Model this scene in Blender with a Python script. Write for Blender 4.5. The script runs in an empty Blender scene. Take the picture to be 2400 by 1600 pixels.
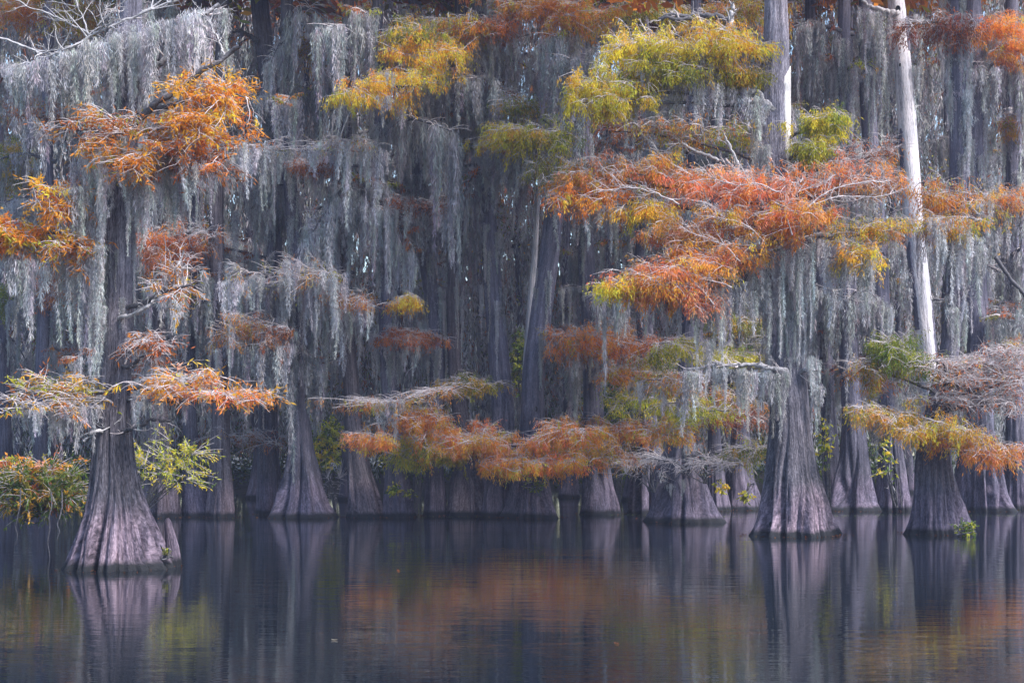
import bpy, math
import numpy as np

# ------------------------------------------------------------------ camera, sky, sun, exposure
sc = bpy.context.scene
COL = sc.collection
FPX, HZ, CAMH = 3400.0, 1060.0, 2.38          # focal length in photo pixels, horizon row, eye height in metres
cam_d = bpy.data.cameras.new('camera')
cam_d.sensor_width = 36.0
cam_d.lens = FPX / 2400.0 * 36.0
cam_d.shift_y = (HZ - 800.0) / 2400.0
cam_d.clip_end = 2000.0
cam = bpy.data.objects.new('camera', cam_d)
cam.location = (0, 0, CAMH)
cam.rotation_euler = (math.radians(90), 0, 0)
COL.objects.link(cam)
sc.camera = cam

SUN_EL, SUN_AZ = 48.0, 124.0                   # azimuth clockwise from +Y: from the right, a little behind the viewer
world = bpy.data.worlds.new('World')
sc.world = world
world.use_nodes = True
wn = world.node_tree
sky = wn.nodes.new('ShaderNodeTexSky')
sky.sky_type = 'NISHITA'
sky.sun_disc = False
sky.sun_elevation = math.radians(SUN_EL)
sky.sun_rotation = math.radians(SUN_AZ)
sky.air_density = 1.3
sky.dust_density = 1.0
sky.ozone_density = 3.5
wn.links.new(sky.outputs[0], wn.nodes['Background'].inputs[0])
wn.nodes['Background'].inputs[1].default_value = 0.15

sun_d = bpy.data.lights.new('sun', 'SUN')
sun_d.energy = 4.0
sun_d.angle = math.radians(16)
sun_d.color = (1.0, 0.955, 0.925)
sun = bpy.data.objects.new('sun', sun_d)
el, az = math.radians(SUN_EL), math.radians(SUN_AZ)
from mathutils import Vector
sdir = Vector((math.sin(az) * math.cos(el), math.cos(az) * math.cos(el), math.sin(el)))
sun.rotation_euler = sdir.to_track_quat('Z', 'Y').to_euler()
sun.location = (30, -30, 60)
COL.objects.link(sun)

vs = sc.view_settings
vs.view_transform = 'Standard'
vs.look = 'None'
vs.exposure = 1.15
vs.gamma = 1.0
vs.use_curve_mapping = False
sc.cycles.use_denoising = True
sc.cycles.max_bounces = 7
sc.cycles.diffuse_bounces = 3
sc.cycles.transmission_bounces = 4
sc.cycles.volume_bounces = 0
sc.cycles.volume_step_rate = 4
sc.cycles.caustics_reflective = False
sc.cycles.caustics_refractive = False

# ------------------------------------------------------------------ helpers
K = 2400.0 / 2352.0                            # tracing coordinates to photo pixels

def depth_at(y):                               # distance of a waterline seen at tracing row y
    return FPX * CAMH / (y * K - HZ)

def W(x, y, Y):                                # tracing point at distance Y -> world point
    return np.array([(x * K - 1200.0) / FPX * Y, Y, CAMH + (HZ - y * K) / FPX * Y])

def rng_of(s):
    h = 0
    for ch in str(s):
        h = (h * 131 + ord(ch)) % 2147483647
    return np.random.default_rng(h)

def make_mesh(name, verts, quads, mat, col=None, vec=None, smooth=False, tris=None):
    me = bpy.data.meshes.new(name)
    verts = np.asarray(verts, np.float32)
    quads = np.asarray(quads, np.int32).reshape(-1, 4)
    loops = quads.ravel()
    starts = np.arange(len(quads), dtype=np.int32) * 4
    totals = np.full(len(quads), 4, np.int32)
    if tris is not None and len(tris):
        tris = np.asarray(tris, np.int32).reshape(-1, 3)
        starts = np.concatenate([starts, len(loops) + np.arange(len(tris), dtype=np.int32) * 3])
        totals = np.concatenate([totals, np.full(len(tris), 3, np.int32)])
        loops = np.concatenate([loops, tris.ravel()])
    me.vertices.add(len(verts))
    me.vertices.foreach_set('co', verts.ravel())
    me.loops.add(len(loops))
    me.loops.foreach_set('vertex_index', loops.astype(np.int32))
    me.polygons.add(len(starts))
    me.polygons.foreach_set('loop_start', starts.astype(np.int32))
    me.polygons.foreach_set('loop_total', totals)
    if smooth:
        me.polygons.foreach_set('use_smooth', np.ones(len(starts), bool))
    me.update(calc_edges=True)
    if col is not None:
        a = me.attributes.new('Col', 'FLOAT_COLOR', 'POINT')
        c4 = np.ones((len(verts), 4), np.float32)
        c4[:, :3] = col
        a.data.foreach_set('color', c4.ravel())
    if vec is not None:
        a = me.attributes.new('grain', 'FLOAT_VECTOR', 'POINT')
        a.data.foreach_set('vector', np.asarray(vec, np.float32).ravel())
    me.materials.append(mat)
    return me

def obj(name, me, parent=None, loc=(0, 0, 0), rot=0.0, scale=(1, 1, 1)):
    o = bpy.data.objects.new(name, me)
    COL.objects.link(o)
    o.parent = parent
    o.location = [float(v) for v in loc]
    o.rotation_euler = (0, 0, rot)
    o.scale = scale
    return o

def thing(name, label, cat, loc=(0, 0, 0), group=None):
    o = bpy.data.objects.new(name, None)
    COL.objects.link(o)
    o.empty_display_size = 0.2
    o.location = [float(v) for v in loc]
    o['label'] = label
    o['category'] = cat
    if group:
        o['group'] = group
    return o

def unit(v):
    return v / np.maximum(np.linalg.norm(v, axis=-1, keepdims=True), 1e-9)

def blades(P, D, L, Wd, rng, fat=0.45):
    """kite-shaped blades: base P, direction D, length L, width Wd -> verts, quads"""
    n = len(P)
    S = unit(np.cross(D, rng.normal(size=(n, 3))))
    L = L[:, None]
    Wd = Wd[:, None]
    v = np.empty((n, 4, 3))
    v[:, 0] = P
    v[:, 1] = P + D * L * fat + S * Wd * 0.5
    v[:, 2] = P + D * L
    v[:, 3] = P + D * L * fat - S * Wd * 0.5
    return v.reshape(-1, 3), np.arange(n * 4).reshape(-1, 4)

def tubes(paths, radii, k=5):
    """paths (n,m,3), radii (n,m) -> verts, quads of k-sided tubes"""
    n, m, _ = paths.shape
    T = np.gradient(paths, axis=1)
    T = unit(T)
    ref = np.where(np.abs(T[..., 2:3]) > 0.8, np.array([1.0, 0, 0]), np.array([0, 0, 1.0]))
    A = unit(np.cross(T, ref))
    B = np.cross(T, A)
    th = np.linspace(0, 2 * np.pi, k, endpoint=False)
    ring = A[:, :, None] * np.cos(th)[None, None, :, None] + B[:, :, None] * np.sin(th)[None, None, :, None]
    v = paths[:, :, None] + ring * radii[:, :, None, None]
    idx = np.arange(n * m * k).reshape(n, m, k)
    a = idx[:, :-1]
    b = idx[:, 1:]
    q = np.stack([a, np.roll(a, -1, 2), np.roll(b, -1, 2), b], -1).reshape(-1, 4)
    return v.reshape(-1, 3), q

def bez(A, C, B, m):
    t = np.linspace(0, 1, m)[:, None]
    A, C, B = (np.asarray(v)[..., None, :] for v in (A, C, B))
    return A * (1 - t) ** 2 + 2 * C * t * (1 - t) + B * t ** 2

class Acc:
    def __init__(s): s.v, s.q, s.c, s.n = [], [], [], 0
    def add(s, v, q, c=None):
        s.v.append(v); s.q.append(np.asarray(q) + s.n); s.n += len(v)
        if c is not None: s.c.append(np.broadcast_to(np.asarray(c, float), (len(v), 3)) if np.ndim(c) == 1 else c)
    def mesh(s, name, mat, smooth=False):
        return make_mesh(name, np.concatenate(s.v), np.concatenate(s.q), mat, np.concatenate(s.c) if s.c else None, smooth=smooth)

# ------------------------------------------------------------------ materials
def new_mat(name):
    m = bpy.data.materials.new(name)
    m.use_nodes = True
    nt = m.node_tree
    b = nt.nodes['Principled BSDF']
    b.inputs['Specular IOR Level'].default_value = 0.25
    return m, nt, b

def N(nt, t, **kw):
    n = nt.nodes.new(t)
    for k_, v in kw.items():
        setattr(n, k_, v)
    return n

def ramp(nt, pts):
    r = nt.nodes.new('ShaderNodeValToRGB')
    e = r.color_ramp.elements
    e[0].position, e[0].color = pts[0][0], (*pts[0][1], 1)
    e[1].position, e[1].color = pts[-1][0], (*pts[-1][1], 1)
    for p, c in pts[1:-1]:
        x = e.new(p); x.color = (*c, 1)
    return r

def bark_material(name, deep, mid, pale, band=None, fib=46.0, bump=0.55, upper=None):
    m, nt, b = new_mat(name)
    L = nt.links.new
    at = N(nt, 'ShaderNodeAttribute', attribute_name='grain')
    n1 = N(nt, 'ShaderNodeTexNoise'); n1.inputs['Scale'].default_value = fib; n1.inputs['Detail'].default_value = 5; n1.inputs['Roughness'].default_value = 0.65
    n2 = N(nt, 'ShaderNodeTexNoise'); n2.inputs['Scale'].default_value = 7.0; n2.inputs['Detail'].default_value = 4
    n3 = N(nt, 'ShaderNodeTexNoise'); n3.inputs['Scale'].default_value = 0.9; n3.inputs['Detail'].default_value = 5
    geo = N(nt, 'ShaderNodeNewGeometry')
    L(at.outputs['Vector'], n1.inputs['Vector']); L(at.outputs['Vector'], n2.inputs['Vector'])
    L(geo.outputs['Position'], n3.inputs['Vector'])
    add = N(nt, 'ShaderNodeMath', operation='MULTIPLY_ADD')
    add.inputs[1].default_value = 0.6
    L(n1.outputs['Fac'], add.inputs[0])
    mul = N(nt, 'ShaderNodeMath', operation='MULTIPLY'); mul.inputs[1].default_value = 0.4
    L(n2.outputs['Fac'], mul.inputs[0]); L(mul.outputs[0], add.inputs[2])
    mp = N(nt, 'ShaderNodeMapping'); mp.inputs['Scale'].default_value = (1, 1, 3.2)
    n4 = N(nt, 'ShaderNodeTexNoise'); n4.inputs['Scale'].default_value = fib * 1.6; n4.inputs['Detail'].default_value = 3; n4.inputs['Distortion'].default_value = 0.6
    L(at.outputs['Vector'], mp.inputs[0]); L(mp.outputs[0], n4.inputs['Vector'])
    ad2 = N(nt, 'ShaderNodeMath', operation='MULTIPLY_ADD'); ad2.inputs[1].default_value = 0.45
    sb = N(nt, 'ShaderNodeMath', operation='SUBTRACT'); sb.inputs[1].default_value = 0.5
    L(n4.outputs['Fac'], sb.inputs[0]); L(sb.outputs[0], ad2.inputs[0]); L(add.outputs[0], ad2.inputs[2])
    add = ad2
    r = ramp(nt, [(0.36, deep), (0.5, mid), (0.66, pale)])
    L(add.outputs[0], r.inputs['Fac'])
    # blotches of lichen
    mx = N(nt, 'ShaderNodeMix', data_type='RGBA', blend_type='MULTIPLY')
    mx.inputs[0].default_value = 1.0
    rb = ramp(nt, [(0.35, (0.68, 0.7, 0.74)), (0.65, (1.12, 1.08, 1.05))])
    L(n3.outputs['Fac'], rb.inputs['Fac'])
    L(r.outputs[0], mx.inputs[6]); L(rb.outputs[0], mx.inputs[7])
    out = mx.outputs[2]
    if upper:                                  # bleached, weathered bark from a given height up
        sp = N(nt, 'ShaderNodeSeparateXYZ'); L(geo.outputs['Position'], sp.inputs[0])
        uw = N(nt, 'ShaderNodeMath', operation='MULTIPLY_ADD'); uw.inputs[1].default_value = 3.0
        L(n3.outputs['Fac'], uw.inputs[0]); L(sp.outputs[2], uw.inputs[2])
        uf = N(nt, 'ShaderNodeMapRange'); uf.inputs[1].default_value = upper[0]; uf.inputs[2].default_value = upper[1]
        L(uw.outputs[0], uf.inputs[0])
        um = N(nt, 'ShaderNodeMix', data_type='RGBA', blend_type='MULTIPLY'); um.inputs[7].default_value = (upper[2], upper[2], upper[2], 1)
        L(uf.outputs[0], um.inputs[0]); L(out, um.inputs[6])
        out = um.outputs[2]
    if band:
        sep = N(nt, 'ShaderNodeSeparateXYZ'); L(geo.outputs['Position'], sep.inputs[0])
        # silt-washed flood band up to a wavering high-water mark
        w = N(nt, 'ShaderNodeMath', operation='MULTIPLY_ADD'); w.inputs[1].default_value = -1.1
        L(n3.outputs['Fac'], w.inputs[0]); L(sep.outputs[2], w.inputs[2])
        w2 = N(nt, 'ShaderNodeMath', operation='MULTIPLY_ADD'); w2.inputs[1].default_value = -0.5
        L(n2.outputs['Fac'], w2.inputs[0]); L(w.outputs[0], w2.inputs[2])
        f = N(nt, 'ShaderNodeMapRange'); f.inputs[1].default_value = 0.1; f.inputs[2].default_value = 0.75; f.inputs[3].default_value = 0.85; f.inputs[4].default_value = 0.0
        L(w2.outputs[0], f.inputs[0])
        bm = N(nt, 'ShaderNodeMix', data_type='RGBA', blend_type='MIX')
        silt = N(nt, 'ShaderNodeMix', data_type='RGBA', blend_type='MULTIPLY'); silt.inputs[0].default_value = 1
        silt.inputs[7].default_value = (*band, 1)
        L(out, silt.inputs[6])
        L(f.outputs[0], bm.inputs[0]); L(out, bm.inputs[6]); L(silt.outputs[2], bm.inputs[7])
        # black wet rim at the water
        wv = N(nt, 'ShaderNodeMath', operation='MULTIPLY_ADD'); wv.inputs[1].default_value = -0.22
        L(n2.outputs['Fac'], wv.inputs[0]); L(sep.outputs[2], wv.inputs[2])
        g = N(nt, 'ShaderNodeMapRange'); g.inputs[1].default_value = 0.0; g.inputs[2].default_value = 0.13; g.inputs[3].default_value = 1.0; g.inputs[4].default_value = 0.0
        L(wv.outputs[0], g.inputs[0])
        wm = N(nt, 'ShaderNodeMix', data_type='RGBA', blend_type='MIX')
        wm.inputs[7].default_value = (0.012, 0.013, 0.016, 1)
        L(g.outputs[0], wm.inputs[0]); L(bm.outputs[2], wm.inputs[6])
        out = wm.outputs[2]
    L(out, b.inputs['Base Color'])
    b.inputs['Roughness'].default_value = 0.85
    bp = N(nt, 'ShaderNodeBump'); bp.inputs['Strength'].default_value = bump; bp.inputs['Distance'].default_value = 0.05
    L(add.outputs[0], bp.inputs['Height']); L(bp.outputs[0], b.inputs['Normal'])
    return m

M = {}
M['bark'] = bark_material('cypress_bark', (0.026, 0.026, 0.038), (0.074, 0.07, 0.095), (0.17, 0.16, 0.21), band=(1.4, 1.22, 1.3), upper=(3.5, 8.0, 1.6))
M['bark_front'] = bark_material('cypress_bark_front', (0.02, 0.019, 0.025), (0.075, 0.07, 0.088), (0.19, 0.178, 0.21), band=(2.0, 1.62, 1.7), fib=42.0, bump=1.3, upper=(4.5, 10.0, 2.8))
M['bark_red'] = bark_material('cypress_bark_reddish', (0.024, 0.02, 0.025), (0.10, 0.085, 0.098), (0.23, 0.2, 0.225), band=(1.4, 1.25, 1.3))
M['snag'] = bark_material('bare_grey_wood', (0.2, 0.19, 0.21), (0.55, 0.52, 0.56), (0.72, 0.69, 0.72), fib=30.0, bump=0.8)

M['white_wood'] = bark_material('bleached_wood', (0.5, 0.47, 0.45), (0.78, 0.74, 0.71), (0.86, 0.83, 0.8), fib=26.0, bump=0.5)

def simple(name, col, rough=0.8, scale=30.0, var=0.35, bump=0.3):
    m, nt, b = new_mat(name)
    n1 = N(nt, 'ShaderNodeTexNoise'); n1.inputs['Scale'].default_value = scale; n1.inputs['Detail'].default_value = 4
    geo = N(nt, 'ShaderNodeNewGeometry')
    nt.links.new(geo.outputs['Position'], n1.inputs['Vector'])
    c = np.array(col)
    r = ramp(nt, [(0.3, tuple(c * (1 - var))), (0.7, tuple(np.minimum(c * (1 + var), 0.95)))])
    nt.links.new(n1.outputs['Fac'], r.inputs['Fac']); nt.links.new(r.outputs[0], b.inputs['Base Color'])
    b.inputs['Roughness'].default_value = rough
    if bump:
        bp = N(nt, 'ShaderNodeBump'); bp.inputs['Strength'].default_value = bump; bp.inputs['Distance'].default_value = 0.02
        nt.links.new(n1.outputs['Fac'], bp.inputs['Height']); nt.links.new(bp.outputs[0], b.inputs['Normal'])
    return m

M['limb'] = simple('limb_bark', (0.085, 0.08, 0.09), scale=22, var=0.55, bump=0.6)
M['limb_pale'] = simple('pale_limb', (0.36, 0.345, 0.36), scale=18, var=0.35, bump=0.5)
M['limb_grey'] = simple('grey_limb', (0.24, 0.23, 0.245), scale=14, var=0.7, bump=1.0)
M['twig'] = simple('pale_twig', (0.46, 0.41, 0.42), scale=9, var=0.3, bump=0)
M['hole'] = simple('hole_shade', (0.012, 0.011, 0.012), scale=20, var=0.4)  # near-black colour painted in for the shade inside trunk holes
M['mud'] = simple('bank_mud', (0.04, 0.038, 0.032), scale=1.6, var=0.5, bump=0.5)

def leafy(name, trans, rough=0.65):
    m, nt, b = new_mat(name)
    L = nt.links.new
    at = N(nt, 'ShaderNodeAttribute', attribute_name='Col')
    oi = N(nt, 'ShaderNodeObjectInfo')
    hs = N(nt, 'ShaderNodeHueSaturation')
    mr = N(nt, 'ShaderNodeMapRange'); mr.inputs[3].default_value = 0.74; mr.inputs[4].default_value = 1.18
    L(oi.outputs['Random'], mr.inputs[0]); L(mr.outputs[0], hs.inputs['Value'])
    L(at.outputs['Color'], hs.inputs['Color'])
    L(hs.outputs[0], b.inputs['Base Color'])
    b.inputs['Roughness'].default_value = rough
    tr = N(nt, 'ShaderNodeBsdfTranslucent'); L(hs.outputs[0], tr.inputs['Color'])
    mx = N(nt, 'ShaderNodeMixShader'); mx.inputs[0].default_value = trans
    L(b.outputs[0], mx.inputs[1]); L(tr.outputs[0], mx.inputs[2])
    L(mx.outputs[0], nt.nodes['Material Output'].inputs['Surface'])
    return m

M['leaf'] = leafy('cypress_leaves', 0.58)
M['moss'] = leafy('spanish_moss', 0.3, 0.9)

def water_material():
    m, nt, b = new_mat('swamp_water')
    L = nt.links.new
    b.inputs['Base Color'].default_value = (0.006, 0.009, 0.013, 1)
    b.inputs['Roughness'].default_value = 0.02
    b.inputs['IOR'].default_value = 1.333
    b.inputs['Specular IOR Level'].default_value = 0.5
    geo = N(nt, 'ShaderNodeNewGeometry')
    def layer(sx, sy, det, dist):
        mp = N(nt, 'ShaderNodeMapping'); mp.inputs['Scale'].default_value = (sx, sy, 1)
        n_ = N(nt, 'ShaderNodeTexNoise'); n_.inputs['Scale'].default_value = 1.0; n_.inputs['Detail'].default_value = det; n_.inputs['Distortion'].default_value = dist
        L(geo.outputs['Position'], mp.inputs[0]); L(mp.outputs[0], n_.inputs['Vector'])
        return n_.outputs['Fac']
    a = layer(0.55, 2.4, 3, 0.3)
    c = layer(2.2, 11.0, 2, 0.2)
    patch = layer(0.06, 0.22, 2, 0.0)
    pr = N(nt, 'ShaderNodeMapRange'); pr.inputs[1].default_value = 0.42; pr.inputs[2].default_value = 0.62; pr.inputs[3].default_value = 0.25; pr.inputs[4].default_value = 1.0
    L(patch, pr.inputs[0])
    cm = N(nt, 'ShaderNodeMath', operation='MULTIPLY'); L(c, cm.inputs[0]); L(pr.outputs[0], cm.inputs[1])
    b1 = N(nt, 'ShaderNodeBump'); b1.inputs['Strength'].default_value = 1.0; b1.inputs['Distance'].default_value = 0.0055
    L(a, b1.inputs['Height'])
    b2 = N(nt, 'ShaderNodeBump'); b2.inputs['Strength'].default_value = 1.0; b2.inputs['Distance'].default_value = 0.0034
    L(cm.outputs[0], b2.inputs['Height']); L(b1.outputs[0], b2.inputs['Normal'])
    L(b2.outputs[0], b.inputs['Normal'])
    return m
M['water'] = water_material()

# ------------------------------------------------------------------ the setting: water and the far bank
def sheet(name, x0, x1, y0, y1, z, mat):
    me = make_mesh(name, [(x0, y0, z), (x1, y0, z), (x1, y1, z), (x0, y1, z)], [(0, 1, 2, 3)], mat)
    o = obj(name, me); o['kind'] = 'structure'
    return o
sheet('water', -300, 300, -60, 120, 0.0, M['water'])

def far_bank():
    rng = rng_of('bank')
    xs = np.linspace(-300, 300, 241); ys = np.concatenate([np.linspace(82, 110, 40), np.linspace(114, 700, 30)])
    X, Y = np.meshgrid(xs, ys)
    edge = 88 + 3 * np.sin(X * 0.13) + 2 * np.sin(X * 0.31 + 1) + 1.2 * np.sin(X * 0.77)
    Z = np.clip((Y - edge) * 0.12, -1.0, 0.9) + 0.12 * np.sin(X * 1.3 + Y) * np.sin(Y * 0.9) * (Y < 130)
    v = np.stack([X, Y, Z], -1).reshape(-1, 3)
    i = np.arange(len(v)).reshape(X.shape)
    q = np.stack([i[:-1, :-1], i[:-1, 1:], i[1:, 1:], i[1:, :-1]], -1).reshape(-1, 4)
    o = obj('ground', make_mesh('ground', v, q, M['mud'], smooth=True)); o['kind'] = 'structure'
far_bank()

# ------------------------------------------------------------------ palettes (leaf colours)
C = dict(
    yellow=(0.86, 0.63, 0.045), gold=(0.74, 0.39, 0.035), orange=(0.8, 0.28, 0.035), rust=(0.52, 0.15, 0.04), red=(0.78, 0.21, 0.10),
    brown=(0.22, 0.09, 0.035), maroon=(0.2, 0.05, 0.04), green=(0.13, 0.2, 0.025), lime=(0.5, 0.5, 0.05), olive=(0.22, 0.2, 0.03), pink=(0.8, 0.38, 0.24), dgreen=(0.07, 0.12, 0.025))
PAL = dict(
    gold=dict(gold=4, orange=2, yellow=4, lime=2), orange=dict(orange=6, rust=3, gold=2, lime=1), rust=dict(rust=6, orange=2, brown=3),
    red=dict(red=5, orange=4, rust=1, pink=3, gold=2), redor=dict(orange=5, red=3, gold=4, pink=2, yellow=1), yellow=dict(yellow=6, gold=2, lime=3), lime=dict(lime=5, yellow=3, green=3),
    olive=dict(olive=4, lime=2, gold=2, green=2), green=dict(green=5, lime=3, olive=2), mix=dict(orange=3, lime=3, gold=2, rust=2, olive=2), brown=dict(brown=4, rust=4, olive=2, orange=1),
    amber=dict(orange=5, gold=4, yellow=1, rust=1), golden=dict(lime=3, gold=4, yellow=2, orange=2, pink=1), dark=dict(maroon=4, rust=2, brown=3), belt=dict(orange=6, rust=2, red=2, gold=4, lime=2, pink=1), shrub=dict(green=3, olive=5, dgreen=3, gold=1, rust=1), dgreen=dict(dgreen=4, green=3, olive=1))

def pick_cols(pal, n, rng):
    p = PAL[pal]
    keys = list(p); w = np.array([p[k_] for k_ in keys], float); w /= w.sum()
    tab = np.array([C[k_] for k_ in keys])
    return tab[rng.choice(len(keys), n, p=w)]

# ------------------------------------------------------------------ trunks
def trunk_mesh(name, pts, Y, mat, seed, nth=72, flute=0.2, lobes=9):
    """pts: (x, row, half width) up the trunk in tracing units at distance Y; returns mesh + axis sampler (local to base)"""
    rng = rng_of(seed)
    P = np.array([W(x, y, Y) for x, y, h in pts]); R = np.array([h * K / FPX * Y for x, y, h in pts])
    base = P[0].copy(); base[2] = 0.0
    z = P[:, 2].copy(); z[0] = 0.0
    zz = np.concatenate([[-0.45], np.linspace(0, 3.2, 34), np.linspace(3.35, z[-1], 46)])
    xx = np.interp(zz, z, P[:, 0]); rr = np.interp(zz, z, R)
    # smooth the kinks of the polyline
    for _ in range(3):
        xx[2:-1] = (xx[1:-2] + 2 * xx[2:-1] + xx[3:]) / 4
        rr[2:-1] = (rr[1:-2] + 2 * rr[2:-1] + rr[3:]) / 4
    ph = rng.uniform(0, 6.28, 4)
    yy = Y + 0.25 * np.sin(zz * 0.16 + ph[0]) * np.clip(zz / 6, 0, 1)
    xx = xx + 0.04 * np.sin(zz * 0.6 + ph[1]) * np.clip(zz / 4, 0, 1)
    rmin = np.median(rr[20:])
    amp = flute * np.clip((rr / max(R[len(R) // 2], 0.05) - 1.0) / 1.2, 0.06, 1.0)
    th = np.linspace(0, 2 * np.pi, nth, endpoint=False)
    TH, ZZ = np.meshgrid(th, zz)
    warp = TH + 0.35 * np.sin(2 * TH + ph[2]) + 0.22 * np.sin(3 * TH + ph[3]) + 0.10 * np.sin(1.1 * ZZ + 3 * TH)
    l1 = np.abs(np.sin(lobes * 0.5 * warp + 0.06 * ZZ + 0.25 * np.sin(0.8 * ZZ + 2 * TH))) ** 0.75
    l2 = np.abs(np.sin(lobes * 1.15 * warp + ph[0] + 0.3 * np.sin(ZZ * 1.7))) ** 0.6
    l3 = np.sin(2 * TH + ph[1] + 0.15 * ZZ) * 0.25 + np.sin(3 * TH + ph[3] - 0.1 * ZZ) * 0.18
    lw = 0.55 + 0.9 * rng.random()
    fl = (l1 - 0.65) * 1.15 * (0.75 + 0.5 * np.sin(2 * TH + ph[0])) + (l2 - 0.7) * 0.42 + l3 * lw
    lump = 0.55 + 0.75 * np.abs(np.sin(2.3 * warp + ph[1])) + 0.25 * np.sin(ZZ * 2.1 + 4 * TH + ph[3])
    rad = rr[:, None] * (1 + amp[:, None] * (fl * 1.5 * lump - 0.36))
    rad *= 1 + 0.025 * np.sin(5 * TH + ZZ * 1.3 + ph[2]) * np.sin(ZZ * 0.9 + ph[0])
    # root toes at the waterline
    toe = np.exp(-np.clip(ZZ, 0, 9) / 0.22) * (0.05 + 0.07 * rng.random(nth)[None, :])
    rad *= 1 + toe * 0.8
    v = np.stack([xx[:, None] + rad * np.cos(TH), yy[:, None] + rad * np.sin(TH), ZZ], -1) - base
    i = np.arange(v.shape[0] * nth).reshape(-1, nth)
    q = np.stack([i[:-1], np.roll(i[:-1], -1, 1), np.roll(i[1:], -1, 1), i[1:]], -1).reshape(-1, 4)
    g = np.stack([np.cos(TH) * 0.4 + ph[0], np.sin(TH) * 0.4 + ph[1], ZZ * 0.055 + 0.02 * TH * 0], -1)
    me = make_mesh(name, v.reshape(-1, 3), q, mat, vec=g.reshape(-1, 3), smooth=True)
    def axis(row):
        zt = W(0, row, Y)[2]
        return np.array([np.interp(zt, zz, xx), np.interp(zt, zz, yy), zt]), float(np.interp(zt, zz, rr))
    return me, base, axis

# ------------------------------------------------------------------ spanish moss
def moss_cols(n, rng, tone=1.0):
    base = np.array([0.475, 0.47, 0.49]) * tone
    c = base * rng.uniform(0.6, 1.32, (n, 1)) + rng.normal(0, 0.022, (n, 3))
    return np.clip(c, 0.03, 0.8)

def strands(tops, lens, rad, pl, pw, per_m, rng, tone=1.0):
    """fuzzy hanging strands made of many curled filaments"""
    cnt = np.maximum((lens * per_m).astype(int), 4)
    sid = np.repeat(np.arange(len(tops)), cnt)
    n = len(sid)
    t = rng.random(n) ** 0.9
    ln = lens[sid]
    ph = rng.uniform(0, 6.28, (len(tops), 2))[sid]
    am = (rng.uniform(0.01, 0.05, len(tops)))[sid]
    wob = np.stack([np.sin(t * ln * 3.0 + ph[:, 0]), np.cos(t * ln * 2.6 + ph[:, 1])], -1) * am[:, None]
    rs = np.broadcast_to(rad, (len(tops),))[sid] * (1.0 - 0.9 * t ** 1.4) * (0.55 + 0.45 * np.minimum(t / 0.12, 1))
    off = rng.normal(size=(n, 2)) * 0.5 * rs[:, None]
    P = tops[sid].copy()
    P[:, :2] += off + wob
    P[:, 2] -= t * ln
    D = np.stack([rng.normal(0, 0.27, n), rng.normal(0, 0.27, n), -np.ones(n)], -1)
    D[:, :2] += off / np.maximum(rs[:, None], 0.01) * 0.28
    D[::9] += rng.normal(0, 0.7, D[::9].shape)
    D = unit(D)
    v, q = blades(P, D, rng.uniform(0.5, 1.3, n) * pl, rng.uniform(0.6, 1.3, n) * pw, rng)
    sc_ = moss_cols(len(tops), rng, tone)[sid] * rng.uniform(0.8, 1.2, (n, 1))
    return v, q, np.repeat(sc_, 4, 0)

FEST = []      # festoons about 1 unit wide spread and known length: (mesh, width, length)
def build_festoons():
    specs = [(0.30, 0.9), (0.45, 1.0), (0.6, 1.1), (0.30, 1.6), (0.45, 1.7), (0.65, 1.8), (0.3, 2.4), (0.5, 2.5), (0.7, 2.6), (0.35, 3.4), (0.55, 3.6), (0.75, 3.4)]
    for k_, (w, ln) in enumerate(specs):
        for var in range(2):
            rng = rng_of(('fest', k_, var))
            n = int(w / 0.045) + 3
            x = np.sort(rng.uniform(-w / 2, w / 2, n))
            tops = np.stack([x, rng.normal(0, w * 0.12, n), -np.abs(x) * 0.15 + rng.normal(0, 0.04, n)], -1)
            peak = rng.uniform(-0.25, 0.25) * w
            lens = ln * np.clip(1.0 - 1.15 * np.abs(x - peak) / (w * 0.75), 0.15, 1) * rng.uniform(0.45, 1.0, n)
            lens[np.argmin(np.abs(x - peak))] = ln
            v, q, c = strands(tops, lens, rng.uniform(0.05, 0.10, n), 0.12, 0.0115, 165, rng)
            FEST.append((make_mesh('moss_festoon', v, q, M['moss'], c), w, ln))
build_festoons()

def curtain_mesh(seed, length, droop, tone=1.0):
    """moss hanging in tapering bundles along a limb that runs from x=0 to x=length"""
    rng = rng_of(('curtain', seed))
    nb = int(length / 0.17)
    xb = rng.uniform(0.2, length, nb)
    lb = np.clip(rng.gamma(2.6, 0.62, nb), 0.35, 4.4)
    wb = rng.uniform(0.05, 0.15, nb)
    ns = rng.integers(5, 11, nb)
    sid = np.repeat(np.arange(nb), ns)
    n = len(sid)
    dx = rng.normal(0, 1, n)
    x = xb[sid] + dx * wb[sid]
    lens = lb[sid] * np.clip(1.05 - 0.42 * np.abs(dx), 0.2, 1) * rng.uniform(0.55, 1.0, n)
    tops = np.stack([x, rng.normal(0, 0.3, nb)[sid] + rng.normal(0, 0.07, n), 0.28 * np.sin(np.pi * np.clip(x / length, 0, 1)) - droop * (x / length) ** 2 + rng.normal(0, 0.06, n)], -1)
    v, q, c = strands(tops, lens, rng.uniform(0.05, 0.10, n), 0.17, 0.018, 85, rng, tone)
    return make_mesh('moss_curtain', v, q, M['moss'], c)

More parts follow.
